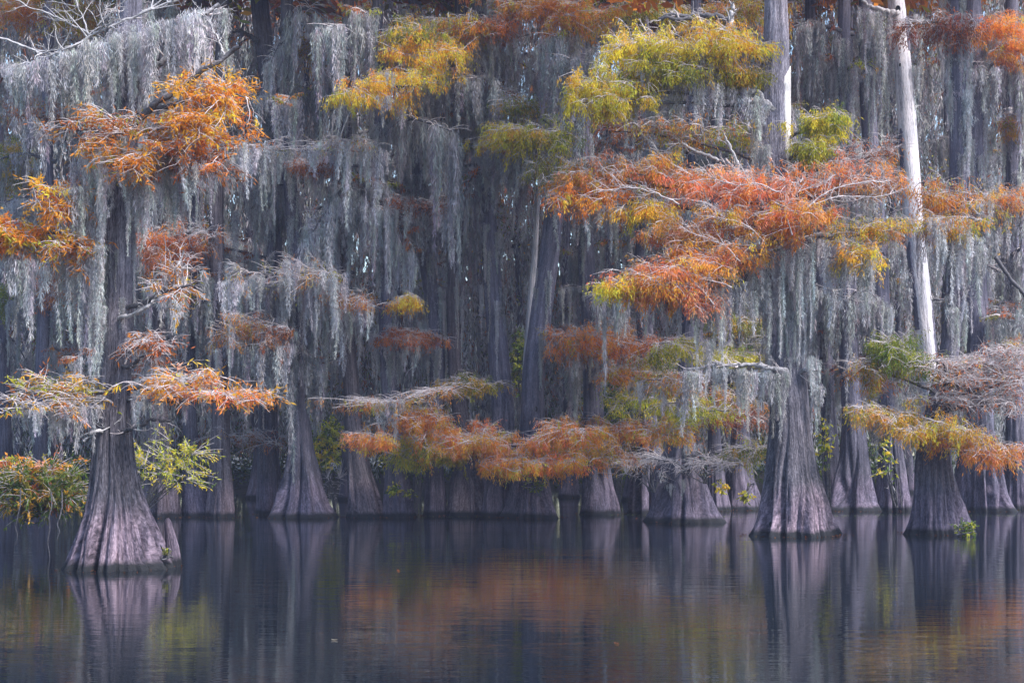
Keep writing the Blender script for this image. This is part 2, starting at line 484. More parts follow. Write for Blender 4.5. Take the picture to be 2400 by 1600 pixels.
def limb_shape(seed, length, droop):
    rng = rng_of(('limb', seed))
    x = np.linspace(-0.3, length, 14)
    s = np.clip(x / length, 0, 1)
    path = np.stack([x, 0.12 * np.sin(x * 1.4 + seed), 0.28 * np.sin(np.pi * s) - droop * s ** 2 + 0.03 * np.sin(x * 3 + seed)], -1)
    v, q = tubes(path[None], np.linspace(0.075, 0.012, 14)[None], 6)
    limb = make_mesh('branch', v, q, M['limb'], smooth=True)
    n = int(length * 9)
    t0 = rng.uniform(0.15, 1, n)
    A = np.stack([np.interp(t0 * length, x, path[:, i]) for i in range(3)], -1)
    d = np.stack([rng.uniform(0.1, 0.9, n), rng.choice([-1, 1], n) * rng.uniform(0.3, 1, n), rng.uniform(-0.25, 0.35, n)], -1)
    Lw = rng.uniform(0.25, 0.8, (n, 1))
    B = A + unit(d) * Lw + np.array([0, 0, -0.12])
    tw, tq = tubes(bez(A, (A + B) / 2 + np.array([0, 0, 0.1]), B, 5), np.linspace(0.011, 0.004, 5)[None].repeat(n, 0), 3)
    twig = make_mesh('twigs', tw, tq, M['twig'])
    return limb, twig, A, B

def leaf_cloud(ends, starts, pal, rng, per, ll, lw, keep=1.0):
    """leaves hanging along twigs start->end, colours in clumps"""
    n = len(ends)
    cols = pick_cols(pal, n, rng)
    m_ = rng.random(n) < keep
    ends, starts, cols = ends[m_], starts[m_], cols[m_]
    n = len(ends)
    if n == 0:
        return None
    sid = np.repeat(np.arange(n), per)
    t = rng.uniform(0.15, 1.05, len(sid))[:, None]
    P = starts[sid] * (1 - t) + ends[sid] * t + rng.normal(0, 0.03, (len(sid), 3))
    tw = unit(ends - starts)[sid]
    D = unit(tw * 0.45 + np.array([0, 0, -0.75]) + rng.normal(0, 0.5, (len(sid), 3)))
    v, q = blades(P, D, rng.uniform(0.55, 1.3, len(sid)) * ll, rng.uniform(0.7, 1.3, len(sid)) * lw, rng)
    c = cols[sid] * rng.uniform(0.65, 1.25, (len(sid), 1)) * (1 + rng.normal(0, 0.07, (len(sid), 3)))
    return v, q, np.repeat(np.clip(c, 0.01, 0.85), 4, 0)

# generic mossy limbs (shared meshes), some with leaves
GEN = []
for k_ in range(10):
    rng = rng_of(('gen', k_))
    ln = [1.6, 2.2, 2.8, 3.4, 2.0, 3.0, 2.5, 1.8, 3.8, 2.4][k_]
    dr = rng.uniform(0.1, 0.7)
    limb, twig, A_, B_ = limb_shape(k_, ln, dr)
    cur = curtain_mesh(k_, ln, dr, 0.88)  # lower tone paints the dimness of canopy shade into these curtains
    fol = {}
    for pal in ('brown', 'rust', 'olive', 'mix', 'orange'):
        r2 = rng_of(('gf', k_, pal))
        vv = leaf_cloud(B_, A_, pal, r2, 26, 0.13, 0.026, 0.8)
        fol[pal] = make_mesh('foliage', vv[0], vv[1], M['leaf'], vv[2])
    GEN.append((ln, limb, twig, cur, fol))

# crown meshes out of frame, added for shade: coarse leaf sprays on a few limbs
SHADE_CROWN = []
for k_ in range(4):
    rng = rng_of(('crown', k_))
    acc = Acc(); wood = Acc()
    for j in range(26):
        a = rng.uniform(0, 6.28); zc = rng.uniform(-2.5, 4.5); r_ = rng.uniform(1.2, 3.8) * (1 - 0.08 * zc)
        e = np.array([math.cos(a) * r_, math.sin(a) * r_, zc + 0.3])
        s_ = np.array([0, 0, zc - 0.3])
        v, q = tubes(bez(s_, (s_ + e) / 2 + np.array([0, 0, 0.25]), e, 6)[None], np.linspace(0.07, 0.015, 6)[None], 5); wood.add(v, q)
        n = 90
        t = rng.uniform(0.25, 1.1, n)[:, None]
        P = s_ * (1 - t) + e * t + rng.normal(0, 0.28, (n, 3)) * np.array([1, 1, 0.5])
        v, q = blades(P, unit(rng.normal(size=(n, 3)) * np.array([1, 1, 0.6]) + np.array([0, 0, -0.4])), rng.uniform(0.2, 0.45, n), rng.uniform(0.1, 0.2, n), rng)
        acc.add(v, q, np.repeat(pick_cols(['brown', 'olive', 'orange', 'rust'][k_], n, rng) * rng.uniform(0.7, 1.2, (n, 1)), 4, 0))
    SHADE_CROWN.append((acc.mesh('crown', M['leaf']), wood.mesh('shade_crown_limbs', M['limb'], True)))

# ------------------------------------------------------------------ tree assembly
TREE = {}
def make_tree(key, label, pts, mat='bark', name='cypress_tree', flute=0.3, lobes=9, nth=64, mossy=8, pals=(), rows=(60, 860), crown=True, group=None, reach=1.0, yscale=None):
    Y = yscale or depth_at(pts[0][1])
    me, base, axis = trunk_mesh('trunk', pts, Y, M[mat], key, nth, flute, lobes)
    t = thing(name, label, 'tree', base, group)
    obj('trunk', me, t)
    TREE[key] = (t, base, axis, Y)
    rng = rng_of(('asm', key))
    for j in range(mossy):
        row = rng.uniform(*rows)
        A, r = axis(row)
        k_ = rng.integers(len(GEN))
        ln, limb, twig, cur, fol = GEN[k_]
        ang = -rng.uniform(0.05, math.pi - 0.05) if rng.random() < 0.75 else rng.uniform(0, 6.28)
        s = rng.uniform(0.6, 1.3) * reach
        br = obj('branch', limb, t, A - base, ang, (s, s, s * rng.uniform(0.7, 1.45)))
        obj('twigs', twig, br)['kind'] = 'stuff'
        o = obj('moss_curtain', cur, br); o['kind'] = 'stuff'
        if pals and rng.random() < 0.55:
            o = obj('foliage', fol[pals[rng.integers(len(pals))]], br); o['kind'] = 'stuff'
    if crown:
        A, r = axis(pts[-1][1])
        cm, cw = SHADE_CROWN[rng.integers(4)]
        big = 1.0 if key in ('A', 'R') else (1.9 if group else 1.7)  # unseen crowns, sized and lifted for the shade they cast
        zc = max(A[2], 0.312 * Y + CAMH + 2.6 * big) + (4.0 if key in ('A', 'R') else 0.0)
        for lift in ((0.0,) if not group else (0.0, 4.0)):  # back rows get a second unseen crown to darken the wood
            cm, cw = SHADE_CROWN[rng.integers(4)]
            o = obj('crown', cm, t, (A[0] - base[0], A[1] - base[1], zc + lift), rng.uniform(0, 6.28), (big, big, big * 0.9))
            o['kind'] = 'stuff'
            obj('shade_crown_limbs', cw, o)
    return t

def limb(key, path, r0, r1, mat='limb', dY=0.0, twigs=0, name='branch', tw_len=0.5, sides=8, root=False):
    """a traced limb of tree `key`; path in tracing units"""
    t, base, axis, Y = TREE[key]
    rng = rng_of(('limb', key, path[0], len(path)))
    dist = [math.hypot(x - path[0][0], y - path[0][1]) for x, y in path]
    P = np.array([W(x, y, Y + (dY * min(1.0, d_ / 45.0) if root else dY)) for (x, y), d_ in zip(path, dist)]) - base
    s = np.concatenate([[0], np.cumsum(np.linalg.norm(np.diff(P, axis=0), axis=1))])
    m = max(12, len(path) * 6)
    u = np.linspace(0, s[-1], m)
    Q = np.stack([np.interp(u, s, P[:, i]) for i in range(3)], -1)
    for _ in range(2):
        Q[1:-1] = (Q[:-2] + 2 * Q[1:-1] + Q[2:]) / 4
    wig = rng.normal(0, 1, (m, 3)); wig[1:-1] = (wig[:-2] + wig[1:-1] + wig[2:]) / 3
    Q[1:] += (wig * (max(r0, r1) * 0.28 + 0.02))[1:]
    R = np.linspace(r0, r1, m) * (1 + rng.normal(0, 0.13, m))
    v, q = tubes(Q[None], R[None], sides)
    b = obj(name, make_mesh(name, v, q, M[mat], smooth=True), t)
    if twigs:
        t0 = rng.uniform(0.2, 1, twigs)
        i0 = (t0 * (m - 1)).astype(int)
        A = Q[i0]
        tang = unit(np.gradient(Q, axis=0))[i0]
        d = unit(tang * 0.7 + rng.normal(0, 0.6, (twigs, 3)) + np.array([0, 0, 0.15]))
        B = A + d * rng.uniform(0.4, 1.2, (twigs, 1)) * tw_len
        p1 = bez(A, (A + B) / 2 + rng.normal(0, 0.08, (twigs, 3)), B, 6)
        v1, q1 = tubes(p1, np.linspace(max(r1 * 0.7, 0.008), 0.004, 6)[None].repeat(twigs, 0), 4)
        n2 = twigs * 3
        k2 = rng.integers(0, twigs, n2); i2 = rng.integers(2, 6, n2)
        A2 = p1[k2, i2]; d2 = unit(d[k2] + rng.normal(0, 0.55, (n2, 3)))
        B2 = A2 + d2 * rng.uniform(0.3, 0.8, (n2, 1)) * tw_len * 0.6
        v2, q2 = tubes(bez(A2, (A2 + B2) / 2 + rng.normal(0, 0.04, (n2, 3)), B2, 4), np.linspace(0.006, 0.003, 4)[None].repeat(n2, 0), 3)
        acc = Acc(); acc.add(v1, q1); acc.add(v2, q2)
        obj('twigs', acc.mesh('twigs', M['twig'] if mat != 'limb_pale' else M['limb_pale']), b)['kind'] = 'stuff'
    return b

def tier(key, cx, cy, rx, ry, pal, dens=1.0, bare=0.0, dY=0.0, tilt=0.0, leaf=(0.13, 0.022), attach=None, hang=0.26, label=None, r0=0.065, moss=0, mlen=90):
    """one tiered spray of a tree: limb, twigs, leaves, traced by its centre and half extents"""
    t, base, axis, Y = TREE[key]
    rng = rng_of(('tier', key, cx, cy))
    if key not in ('A', 'R', 'S', 'W'):
        dY -= 2.0
    if key == 'A':
        hang = 0.05
    Yt = Y + dY
    Cc = W(cx, cy, Yt) - base
    Rx = rx * K / FPX * Yt; Rz = ry * K / FPX * Yt; Ry = min(0.75 * Rx + 0.25, 1.7)
    A, tr = axis(attach if attach is not None else cy + ry * 0.4)
    A = A - base
    side = 1.0 if Cc[0] >= A[0] else -1.0
    tl = np.array([1, 0, -tilt])
    ends_l = [Cc + side * 0.95 * Rx * tl]
    start = A
    if abs(Cc[0] - A[0]) < Rx * 0.6:
        ends_l.append(Cc - side * 0.95 * Rx * tl)
    limbs = []
    for E in ends_l:
        mid = Cc + np.array([0, 0, Rz * 0.2]) if np.linalg.norm(E - start) > 1.2 * Rx else (start + E) / 2
        limbs.append(bez(start, mid + rng.normal(0, 0.12, 3), E + rng.normal(0, 0.08, 3), 16) + np.cumsum(rng.normal(0, 0.018, (16, 3)), 0))
    P = np.array(limbs)
    Lr = np.linspace(r0, 0.012, 16)[None].repeat(len(limbs), 0)
    v, q = tubes(P, Lr, 6)
    b = obj('branch', make_mesh('branch', v, q, M['limb'], smooth=True), t)
    if label:
        b['label'] = label
    # secondaries reach targets spread through the tier
    area = Rx * Rz
    n2 = int(np.clip(20 + 38 * area, 22, 105))
    u = rng.normal(0, 0.56, (n2 * 3, 3)); u = u[(u ** 2).sum(1) < 1.9][:n2]; n2 = len(u)
    T = Cc + u * np.array([Rx * 1.12, Ry, Rz])
    T[:, 2] += -(T[:, 0] - Cc[0]) * tilt + 0.1 * Rz
    allp = P.reshape(-1, 3)
    dd = np.linalg.norm(allp[None] - T[:, None] + np.array([side * 0.25 * Rx, 0, 0]), axis=2)
    S = allp[np.argmin(dd, 1)]
    arch = np.stack([np.zeros(n2), np.zeros(n2), 0.10 + 0.12 * rng.random(n2)], -1)
    P2 = bez(S, (S + T) / 2 + arch + rng.normal(0, 0.06, (n2, 3)), T, 9) + np.cumsum(rng.normal(0, 0.012, (n2, 9, 3)), 1)
    acc = Acc()
    v, q = tubes(P2, np.linspace(0.014, 0.006, 9)[None].repeat(n2, 0), 4); acc.add(v, q)
    n3 = n2 * 8
    k3 = np.repeat(np.arange(n2), 8); i3 = rng.integers(2, 9, n3)
    A3 = P2[k3, i3]
    d2 = unit(T - S)[k3]
    perp = unit(np.cross(d2, [0, 0, 1.0])) * rng.choice([-1, 1], n3)[:, None]
    d3 = unit(d2 * 0.5 + perp * rng.uniform(0.3, 1.0, (n3, 1)) + np.stack([np.zeros(n3), np.zeros(n3), rng.uniform(-0.45, 0.3, n3)], -1))
    L3 = rng.uniform(0.18, 0.55, (n3, 1)) * min(1.0, 0.55 + 0.5 * Rx)
    B3 = A3 + d3 * L3 + np.array([0, 0, -0.05])
    v, q = tubes(bez(A3, (A3 + B3) / 2 + np.array([0, 0, 0.05]) + rng.normal(0, 0.02, (n3, 3)), B3, 4), np.linspace(0.006, 0.0035, 4)[None].repeat(n3, 0), 3); acc.add(v, q)
    obj('twigs', acc.mesh('twigs', M['twig']), b)['kind'] = 'stuff'
    # leaves, colour by secondary branch so that clumps differ
    per = max(3, int(21 * dens))
    c2 = pick_cols(pal, n2, rng)
    keep = rng.random(n3) >= bare + 0.08
    kk = np.flatnonzero(keep)
    sid = np.repeat(kk, per)
    if len(sid):
        tt = rng.uniform(0.0, 1.1, len(sid))[:, None]
        Pp = A3[sid] * (1 - tt) + B3[sid] * tt + rng.normal(0, 0.025, (len(sid), 3))
        Pp[:, 2] -= hang * rng.random(len(sid)) ** 1.5
        D = unit(d3[sid] * 0.35 + np.array([0, 0, -0.9 if hang > 0.1 else -0.35]) + rng.normal(0, 0.36 if hang > 0.1 else 0.55, (len(sid), 3)))
        v, q = blades(Pp, D, rng.uniform(0.5, 1.35, len(sid)) * leaf[0], rng.uniform(0.7, 1.3, len(sid)) * leaf[1], rng)
        own = pick_cols(pal, n3, rng)
        mixw = rng.choice([0.2, 0.55, 0.9], n3)[sid][:, None]
        cc = mixw * c2[k3[sid]] + (1 - mixw) * own[sid]
        cc = cc * rng.uniform(0.72, 1.35, (len(sid), 1)) * (1 + rng.normal(0, 0.06, (len(sid), 3)))
        o = obj('foliage', make_mesh('foliage', v, q, M['leaf'], np.repeat(np.clip(cc, 0.008, 0.85), 4, 0)), b)
        o['kind'] = 'stuff'
    for j in range(moss):
        p = P2[rng.integers(n2), rng.integers(2, 8)]
        festoon(b, p - np.array([0, 0, 0.03]), rng.uniform(22, 60) * K / FPX * Yt, mlen * rng.uniform(0.45, 1.35) * K / FPX * Yt, rng)
    return b

def festoon(parent, p, w, ln, rng):
    asp = np.array([math.log(f[2] / f[1]) for f in FEST]) - math.log(ln / w)
    siz = np.array([math.log(f[2] / ln) for f in FEST])
    k_ = np.argsort(np.abs(asp) + 0.6 * np.abs(siz) + rng.random(len(FEST)) * 0.25)[0]
    me, fw, fl = FEST[k_]
    return obj('moss_festoon', me, parent, p, rng.choice([0, math.pi]) + rng.normal(0, 0.3), (w / fw, w / fw, ln / fl))

def moss_on(key, items, dY=0.0):
    """traced festoons (x, top row, width, length) hanging on tree `key`"""
    t, base, axis, Y = TREE[key]
    rng = rng_of(('mo', key, items[0], dY))
    for x, y, w, ln in items:
        u = K / FPX * (Y + dY)
        festoon(t, W(x, y, Y + dY + rng.normal(0, 0.12)) - base, w * u, ln * u, rng)

def moss_trunk(key, y0, y1, n, w=(18, 40), ln=(60, 170), spread=1.05, arc=(-3.3, 0.16)):
    """festoons clinging round the visible side of a trunk"""
    t, base, axis, Y = TREE[key]
    rng = rng_of(('mt', key, y0))
    u = K / FPX * Y
    for j in range(n):
        A, r = axis(rng.uniform(y0, y1))
        a = rng.uniform(*arc)
        p = A + np.array([math.cos(a) * r * spread, math.sin(a) * r * spread, 0]) - base
        festoon(t, p, rng.uniform(*w) * u, rng.uniform(*ln) * u, rng)

# ------------------------------------------------------------------ the far wood: one hazy mass of moss and leaves behind the trees
def far_wood():
    rng = rng_of('far')
    acc = Acc()
    n = 9500                                   # clumps of hanging strands
    Yc = rng.uniform(66, 98, n)
    X = rng.uniform(-0.46, 0.46, n) * Yc
    top = CAMH + (HZ - rng.uniform(-420, 1010, n)) / FPX * Yc
    px = X / Yc * FPX + 1200; py = HZ - (top - CAMH) / Yc * FPX
    gap = np.zeros(n, bool)                    # openings where the sky shows through the wood
    for gx, gy, gr, gh in ((1222, 200, 22, 45), (1415, 150, 26, 40)):
        gap |= (np.abs(px - gx) < gr) & (py < gy + gh) & (py > gy - gh)
    Yc, X, top = Yc[~gap], X[~gap], top[~gap]
    n = len(X)
    ns = 7
    sid = np.repeat(np.arange(n), ns)
    tops = np.stack([X[sid] + rng.normal(0, 0.28, n * ns), Yc[sid] + rng.normal(0, 0.3, n * ns), top[sid] + rng.normal(0, 0.3, n * ns)], -1)
    lens = np.clip(rng.gamma(3, 0.5, n * ns), 0.3, 3.5)
    lens = np.minimum(lens, np.maximum(tops[:, 2] - 1.2, 0.3))
    v, q, c = strands(tops, lens, 0.10, 0.38, 0.055, 5.5, rng, 1.05)
    acc.add(v, q, c)
    n = 1500
    Yc = rng.uniform(64, 96, n); X = rng.uniform(-0.46, 0.46, n) * Yc
    zc = CAMH + (HZ - rng.uniform(-350, 1000, n)) / FPX * Yc
    pals = np.array(['brown', 'olive', 'rust', 'mix', 'dgreen'])
    which = rng.choice(len(pals), n, p=[0.3, 0.25, 0.15, 0.15, 0.15])
    px = X / Yc * FPX + 1200; py = HZ - (zc - CAMH) / Yc * FPX
    which[(py > 800) & (rng.random(n) < 0.7)] = 4
    gap = np.zeros(n, bool)
    for gx, gy, gr, gh in ((1222, 200, 22, 45), (1415, 150, 26, 40)):
        gap |= (np.abs(px - gx) < gr * 1.6) & (py < gy + gh) & (py > gy - gh)
    per = 28
    for k_, pal in enumerate(pals):
        ii = np.flatnonzero((which == k_) & ~gap)
        sid = np.repeat(ii, per)
        P = np.stack([X[sid], Yc[sid], zc[sid]], -1) + rng.normal(0, 1, (len(sid), 3)) * np.array([0.7, 0.5, 0.28])
        D = unit(np.array([0, 0, -0.7]) + rng.normal(0, 0.6, (len(sid), 3)))
        v, q = blades(P, D, rng.uniform(0.12, 0.3, len(sid)), rng.uniform(0.04, 0.09, len(sid)), rng)
        acc.add(v, q, np.repeat(pick_cols(pal, len(sid), rng) * rng.uniform(0.6, 1.2, (len(sid), 1)), 4, 0))
    # the deep wall of the wood
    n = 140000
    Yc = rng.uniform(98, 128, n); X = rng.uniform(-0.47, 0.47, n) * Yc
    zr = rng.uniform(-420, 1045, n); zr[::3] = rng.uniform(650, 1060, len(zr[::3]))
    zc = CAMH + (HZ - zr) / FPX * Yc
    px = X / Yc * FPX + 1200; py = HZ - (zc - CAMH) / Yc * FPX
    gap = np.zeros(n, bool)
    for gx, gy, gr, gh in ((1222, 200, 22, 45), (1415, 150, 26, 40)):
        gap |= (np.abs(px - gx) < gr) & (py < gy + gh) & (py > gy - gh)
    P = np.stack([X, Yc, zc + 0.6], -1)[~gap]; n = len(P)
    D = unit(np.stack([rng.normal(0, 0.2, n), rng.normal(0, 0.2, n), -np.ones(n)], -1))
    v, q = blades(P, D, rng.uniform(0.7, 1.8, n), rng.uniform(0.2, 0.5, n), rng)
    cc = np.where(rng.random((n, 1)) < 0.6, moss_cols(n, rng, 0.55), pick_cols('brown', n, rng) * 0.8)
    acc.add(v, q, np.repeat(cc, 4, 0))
    # undergrowth along the bank
    n = 42000
    X = rng.uniform(-50, 50, n); Yc = rng.uniform(88, 99, n)
    z = 0.1 + rng.gamma(2.2, 1.2, n) * (0.8 + 0.4 * np.sin(X * 0.7) * np.sin(X * 0.23 + 1))
    P = np.stack([X, Yc, np.abs(z)], -1)
    v, q = blades(P, unit(rng.normal(size=(n, 3))), rng.uniform(0.2, 0.45, n), rng.uniform(0.1, 0.22, n), rng)
    acc.add(v, q, np.repeat(pick_cols('dgreen', n, rng) * rng.uniform(0.5, 1.2, (n, 1)), 4, 0))
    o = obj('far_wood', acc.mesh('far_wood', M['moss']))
    o['kind'] = 'stuff'
    o['label'] = 'hazy mass of moss and autumn leaves filling the wood behind the cypress trunks'
    o['category'] = 'wood'
far_wood()

def scum_line():
    rng = rng_of('scum')
    n = 5000
    X = rng.uniform(-42, 42, n)
    edge = np.where(rng.random(n) < 0.6, 86.5 + 3 * np.sin(X * 0.13) + 2 * np.sin(X * 0.31 + 1), 54.6 + 0.9 * np.sin(X * 0.5))
    P = np.stack([X, edge + rng.normal(0, 0.35, n), np.full(n, 0.012)], -1)
    D = unit(np.stack([rng.normal(size=n), rng.normal(size=n), np.zeros(n)], -1))
    v, q = blades(P, D, rng.uniform(0.05, 0.14, n), rng.uniform(0.03, 0.07, n), rng)
    v[:, 2] = 0.012 + 0.004 * rng.random(len(v))
    c = np.repeat(np.array([[0.16, 0.24, 0.04]]) * rng.uniform(0.5, 1.3, (n, 1)), 4, 0)
    o = obj('duckweed', make_mesh('duckweed', v, q, M['leaf'], c)); o['kind'] = 'stuff'
    o['label'] = 'thin green line of duckweed floating along the tree bases and far bank'
    o['category'] = 'duckweed'
scum_line()

# ------------------------------------------------------------------ dim trunks of the back rows
rng0 = rng_of('backrow')
for j in range(26):
    x = -60 + 96 * j + rng0.uniform(-30, 30)
    yb = rng0.uniform(1128, 1158)
    hw = rng0.uniform(9, 19)
    ln_ = rng0.normal(0, 22)
    make_tree('back%d' % j, 'dim slender cypress trunk standing deep in the hazy back rows of the swamp',
              [(x, yb, hw * 1.7), (x, yb - 35, hw * 1.2), (x, yb - 90, hw * 0.8), (x + ln_ * .3, yb - 250, hw * 0.55), (x + ln_ * .7, 500, hw * 0.48), (x + ln_, 0, hw * 0.42), (x + ln_, -160, hw * 0.3)],
              nth=28, mossy=9, pals=('brown', 'rust', 'olive', 'mix'), rows=(-60, 900), group='dim cypress trunks in the back rows', reach=1.15)

# ------------------------------------------------------------------ the middle row
B = ('brown', 'rust', 'olive', 'mix')
make_tree('u', 'dark cypress trunk behind the orange and green shrub at the left edge', [(95, 1170, 32), (95, 1100, 22), (97, 950, 16), (100, 700, 14), (105, 400, 13), (110, 0, 12), (110, -200, 10)], mossy=9, pals=B)
make_tree('v', 'shaded cypress trunk cut by the left edge of the picture', [(8, 1164, 34), (8, 1090, 24), (5, 950, 17), (0, 700, 15), (-8, 400, 14), (-15, 0, 12), (-15, -200, 10)], mossy=8, pals=('olive', 'brown'))
make_tree('a', 'squat fluted cypress base right behind the cypress knee', [(370, 1187, 44), (370, 1130, 40), (368, 1050, 31), (365, 900, 22), (362, 700, 18), (358, 400, 16), (350, 0, 14), (348, -220, 10)], mossy=9, pals=B, mat='bark_red')
make_tree('b', 'dark leaning cypress base between the knee and the straight trunk to its right', [(458, 1185, 40), (450, 1120, 27), (440, 1050, 19), (430, 900, 14), (440, 600, 12), (450, 200, 11), (455, -50, 10), (455, -220, 8)], mossy=9, pals=B)
make_tree('c', 'straight cypress with a smooth lilac base, third base right of the knee', [(507, 1187, 33), (508, 1130, 29), (508, 1060, 24), (510, 960, 21), (505, 800, 18), (500, 600, 17), (505, 300, 15), (510, 0, 14), (510, -220, 10)], mossy=8, pals=B, mat='bark_red')
make_tree('d', 'dark cypress with a straight base whose upper trunk leans left near the top', [(622, 1180, 37), (620, 1120, 31), (618, 1020, 26), (615, 920, 22), (614, 800, 18), (625, 640, 18), (640, 420, 17), (632, 320, 18), (612, 180, 20), (598, 60, 21), (590, -60, 20), (588, -220, 12)], mossy=8, pals=B)
make_tree('e', 'cypress with the widest bell-shaped flare in the left middle row', [(695, 1187, 72), (695, 1150, 54), (694, 1100, 41), (692, 1040, 29), (690, 960, 24), (690, 860, 21), (682, 700, 18), (672, 560, 17), (665, 420, 16), (660, 200, 15), (655, 0, 14), (655, -220, 10)], mossy=9, pals=B)
make_tree('f', 'left-leaning cypress with a reddish flared base under the orange spray', [(840, 1187, 41), (834, 1140, 36), (825, 1080, 28), (816, 1000, 22), (806, 900, 19), (796, 800, 17), (788, 600, 16), (790, 300, 15), (800, 0, 14), (800, -220, 10)], mossy=10, pals=B, mat='bark_red')
make_tree('g', 'narrow cypress with a tuft of lime leaves on its base', [(915, 1187, 33), (912, 1130, 27), (906, 1060, 21), (898, 960, 18), (890, 850, 16), (886, 700, 15), (880, 500, 14), (872, 250, 13), (868, 0, 12), (866, -220, 9)], mossy=7, pals=B, rows=(0, 620))
make_tree('h', 'narrow dark cypress left of the broad base under the orange belt', [(1000, 1183, 29), (1000, 1130, 25), (998, 1060, 21), (1000, 950, 18), (1004, 850, 18), (994, 700, 18), (975, 560, 17), (962, 420, 16), (955, 200, 15), (950, 0, 14), (950, -220, 10)], mossy=8, pals=B, rows=(0, 640))
make_tree('i', 'broad dark cypress base under the left end of the orange belt', [(1075, 1183, 50), (1075, 1130, 39), (1070, 1060, 27), (1058, 960, 19), (1046, 850, 17), (1044, 700, 17), (1046, 560, 17), (1050, 400, 16), (1058, 200, 15), (1060, 0, 14), (1060, -220, 10)], mossy=8, pals=B, rows=(0, 600), mat='bark_red')
make_tree('j', 'cypress with deep narrow flutes and a leaning trunk at the picture centre', [(1145, 1185, 38), (1143, 1120, 30), (1150, 1050, 27), (1155, 960, 26), (1150, 850, 24), (1140, 720, 22), (1128, 600, 20), (1115, 450, 18), (1105, 250, 16), (1100, 0, 14), (1100, -220, 10)], mossy=6, pals=B, rows=(0, 470), flute=0.26)
make_tree('k', 'twisting cypress at centre with a wide fluted base and right-leaning trunk', [(1218, 1187, 64), (1218, 1150, 53), (1220, 1090, 41), (1222, 1020, 31), (1225, 950, 28), (1225, 850, 25), (1240, 720, 25), (1258, 600, 23), (1275, 480, 22), (1300, 350, 21), (1315, 250, 21), (1325, 100, 19), (1330, 0, 17), (1332, -220, 10)], mossy=5, pals=B, rows=(0, 380), flute=0.26)
make_tree('k2', 'thin pale dead trunk beside the twisting centre cypress', [(1186, 1184, 22), (1192, 1100, 15), (1203, 980, 11), (1210, 850, 9), (1220, 720, 8), (1228, 600, 7), (1231, 500, 6), (1233, 435, 4)], mossy=0, mat='snag', name='dead_cypress', crown=False, nth=32)
make_tree('m', 'pale distant cypress base seen across open water right of centre', [(1305, 1142, 27), (1305, 1110, 21), (1304, 1050, 14), (1302, 900, 10), (1300, 600, 9), (1298, 200, 8), (1297, 0, 8), (1297, -160, 6)], mossy=6, pals=B, nth=32)
make_tree('l', 'stout cypress standing alone in open water right of the orange belt', [(1375, 1180, 48), (1374, 1140, 43), (1370, 1080, 35), (1366, 1010, 28), (1362, 920, 23), (1356, 800, 20), (1352, 680, 20), (1346, 560, 19), (1342, 400, 16), (1340, 200, 15), (1338, 0, 14), (1338, -220, 10)], mossy=8, pals=B, rows=(0, 800))
make_tree('n', 'thick pillar-like cypress base behind the tangle of dead twigs', [(1492, 1180, 50), (1490, 1120, 44), (1490, 1060, 36), (1485, 960, 25), (1480, 850, 20), (1478, 700, 18), (1475, 400, 16), (1475, 0, 14), (1475, -220, 10)], mossy=10, pals=B)
make_tree('p', 'small cypress with a cluster of yellow leaves, right of the broad root mass', [(1648, 1172, 29), (1645, 1100, 21), (1640, 1000, 15), (1640, 800, 13), (1642, 500, 12), (1645, 0, 11), (1645, -200, 8)], mossy=8, pals=B)
make_tree('p2', 'dark cypress base half hidden behind the large right-hand cypress', [(1702, 1170, 42), (1700, 1100, 31), (1702, 1000, 21), (1705, 800, 15), (1705, 400, 13), (1705, 0, 12), (1705, -200, 9)], mossy=8, pals=B)
make_tree('q', 'cypress with a leaning wide flare just right of the large cypress', [(1958, 1172, 56), (1960, 1120, 43), (1962, 1050, 31), (1962, 960, 25), (1956, 850, 22), (1952, 700, 20), (1950, 560, 18), (1945, 400, 16), (1940, 200, 15), (1935, 0, 14), (1935, -220, 10)], mossy=8, pals=B)
make_tree('q2', 'slim dark trunk leaning close behind the large right-hand cypress', [(1915, 1165, 26), (1905, 1000, 18), (1890, 800, 16), (1875, 640, 14), (1868, 450, 13), (1865, 200, 12), (1865, 0, 12), (1865, -200, 9)], mossy=8, pals=B)
make_tree('r', 'cypress with gold leaves caught on its roots between two wider flares', [(2050, 1172, 42), (2050, 1110, 35), (2046, 1040, 27), (2040, 940, 21), (2030, 800, 18), (2020, 600, 18), (2008, 400, 18), (2000, 280, 18), (1995, 150, 17), (1990, 0, 16), (1988, -220, 10)], mossy=7, pals=B)
make_tree('s', 'very broad shaded cypress flare at the right behind the gold spray', [(2255, 1172, 68), (2252, 1120, 58), (2250, 1050, 45), (2246, 950, 31), (2243, 820, 27), (2240, 680, 25), (2240, 500, 24), (2238, 350, 25), (2240, 150, 23), (2238, 0, 20), (2238, -220, 12)], mossy=5, pals=B)
make_tree('t', 'dark cypress at the right edge with a buttress running out of the picture', [(2345, 1168, 42), (2342, 1080, 31), (2335, 950, 23), (2330, 800, 18), (2325, 600, 17), (2322, 400, 16), (2320, 0, 14), (2320, -220, 10)], mossy=8, pals=B)

make_tree('o', 'broad low cypress base draped with roots and dead twigs', [(1575, 1198, 77), (1575, 1160, 66), (1572, 1100, 53), (1568, 1050, 36), (1570, 990, 23), (1576, 900, 17), (1585, 700, 15), (1590, 450, 14), (1595, 200, 13), (1600, 0, 12), (1600, -240, 9)], mossy=9, pals=B, nth=72, rows=(0, 760))

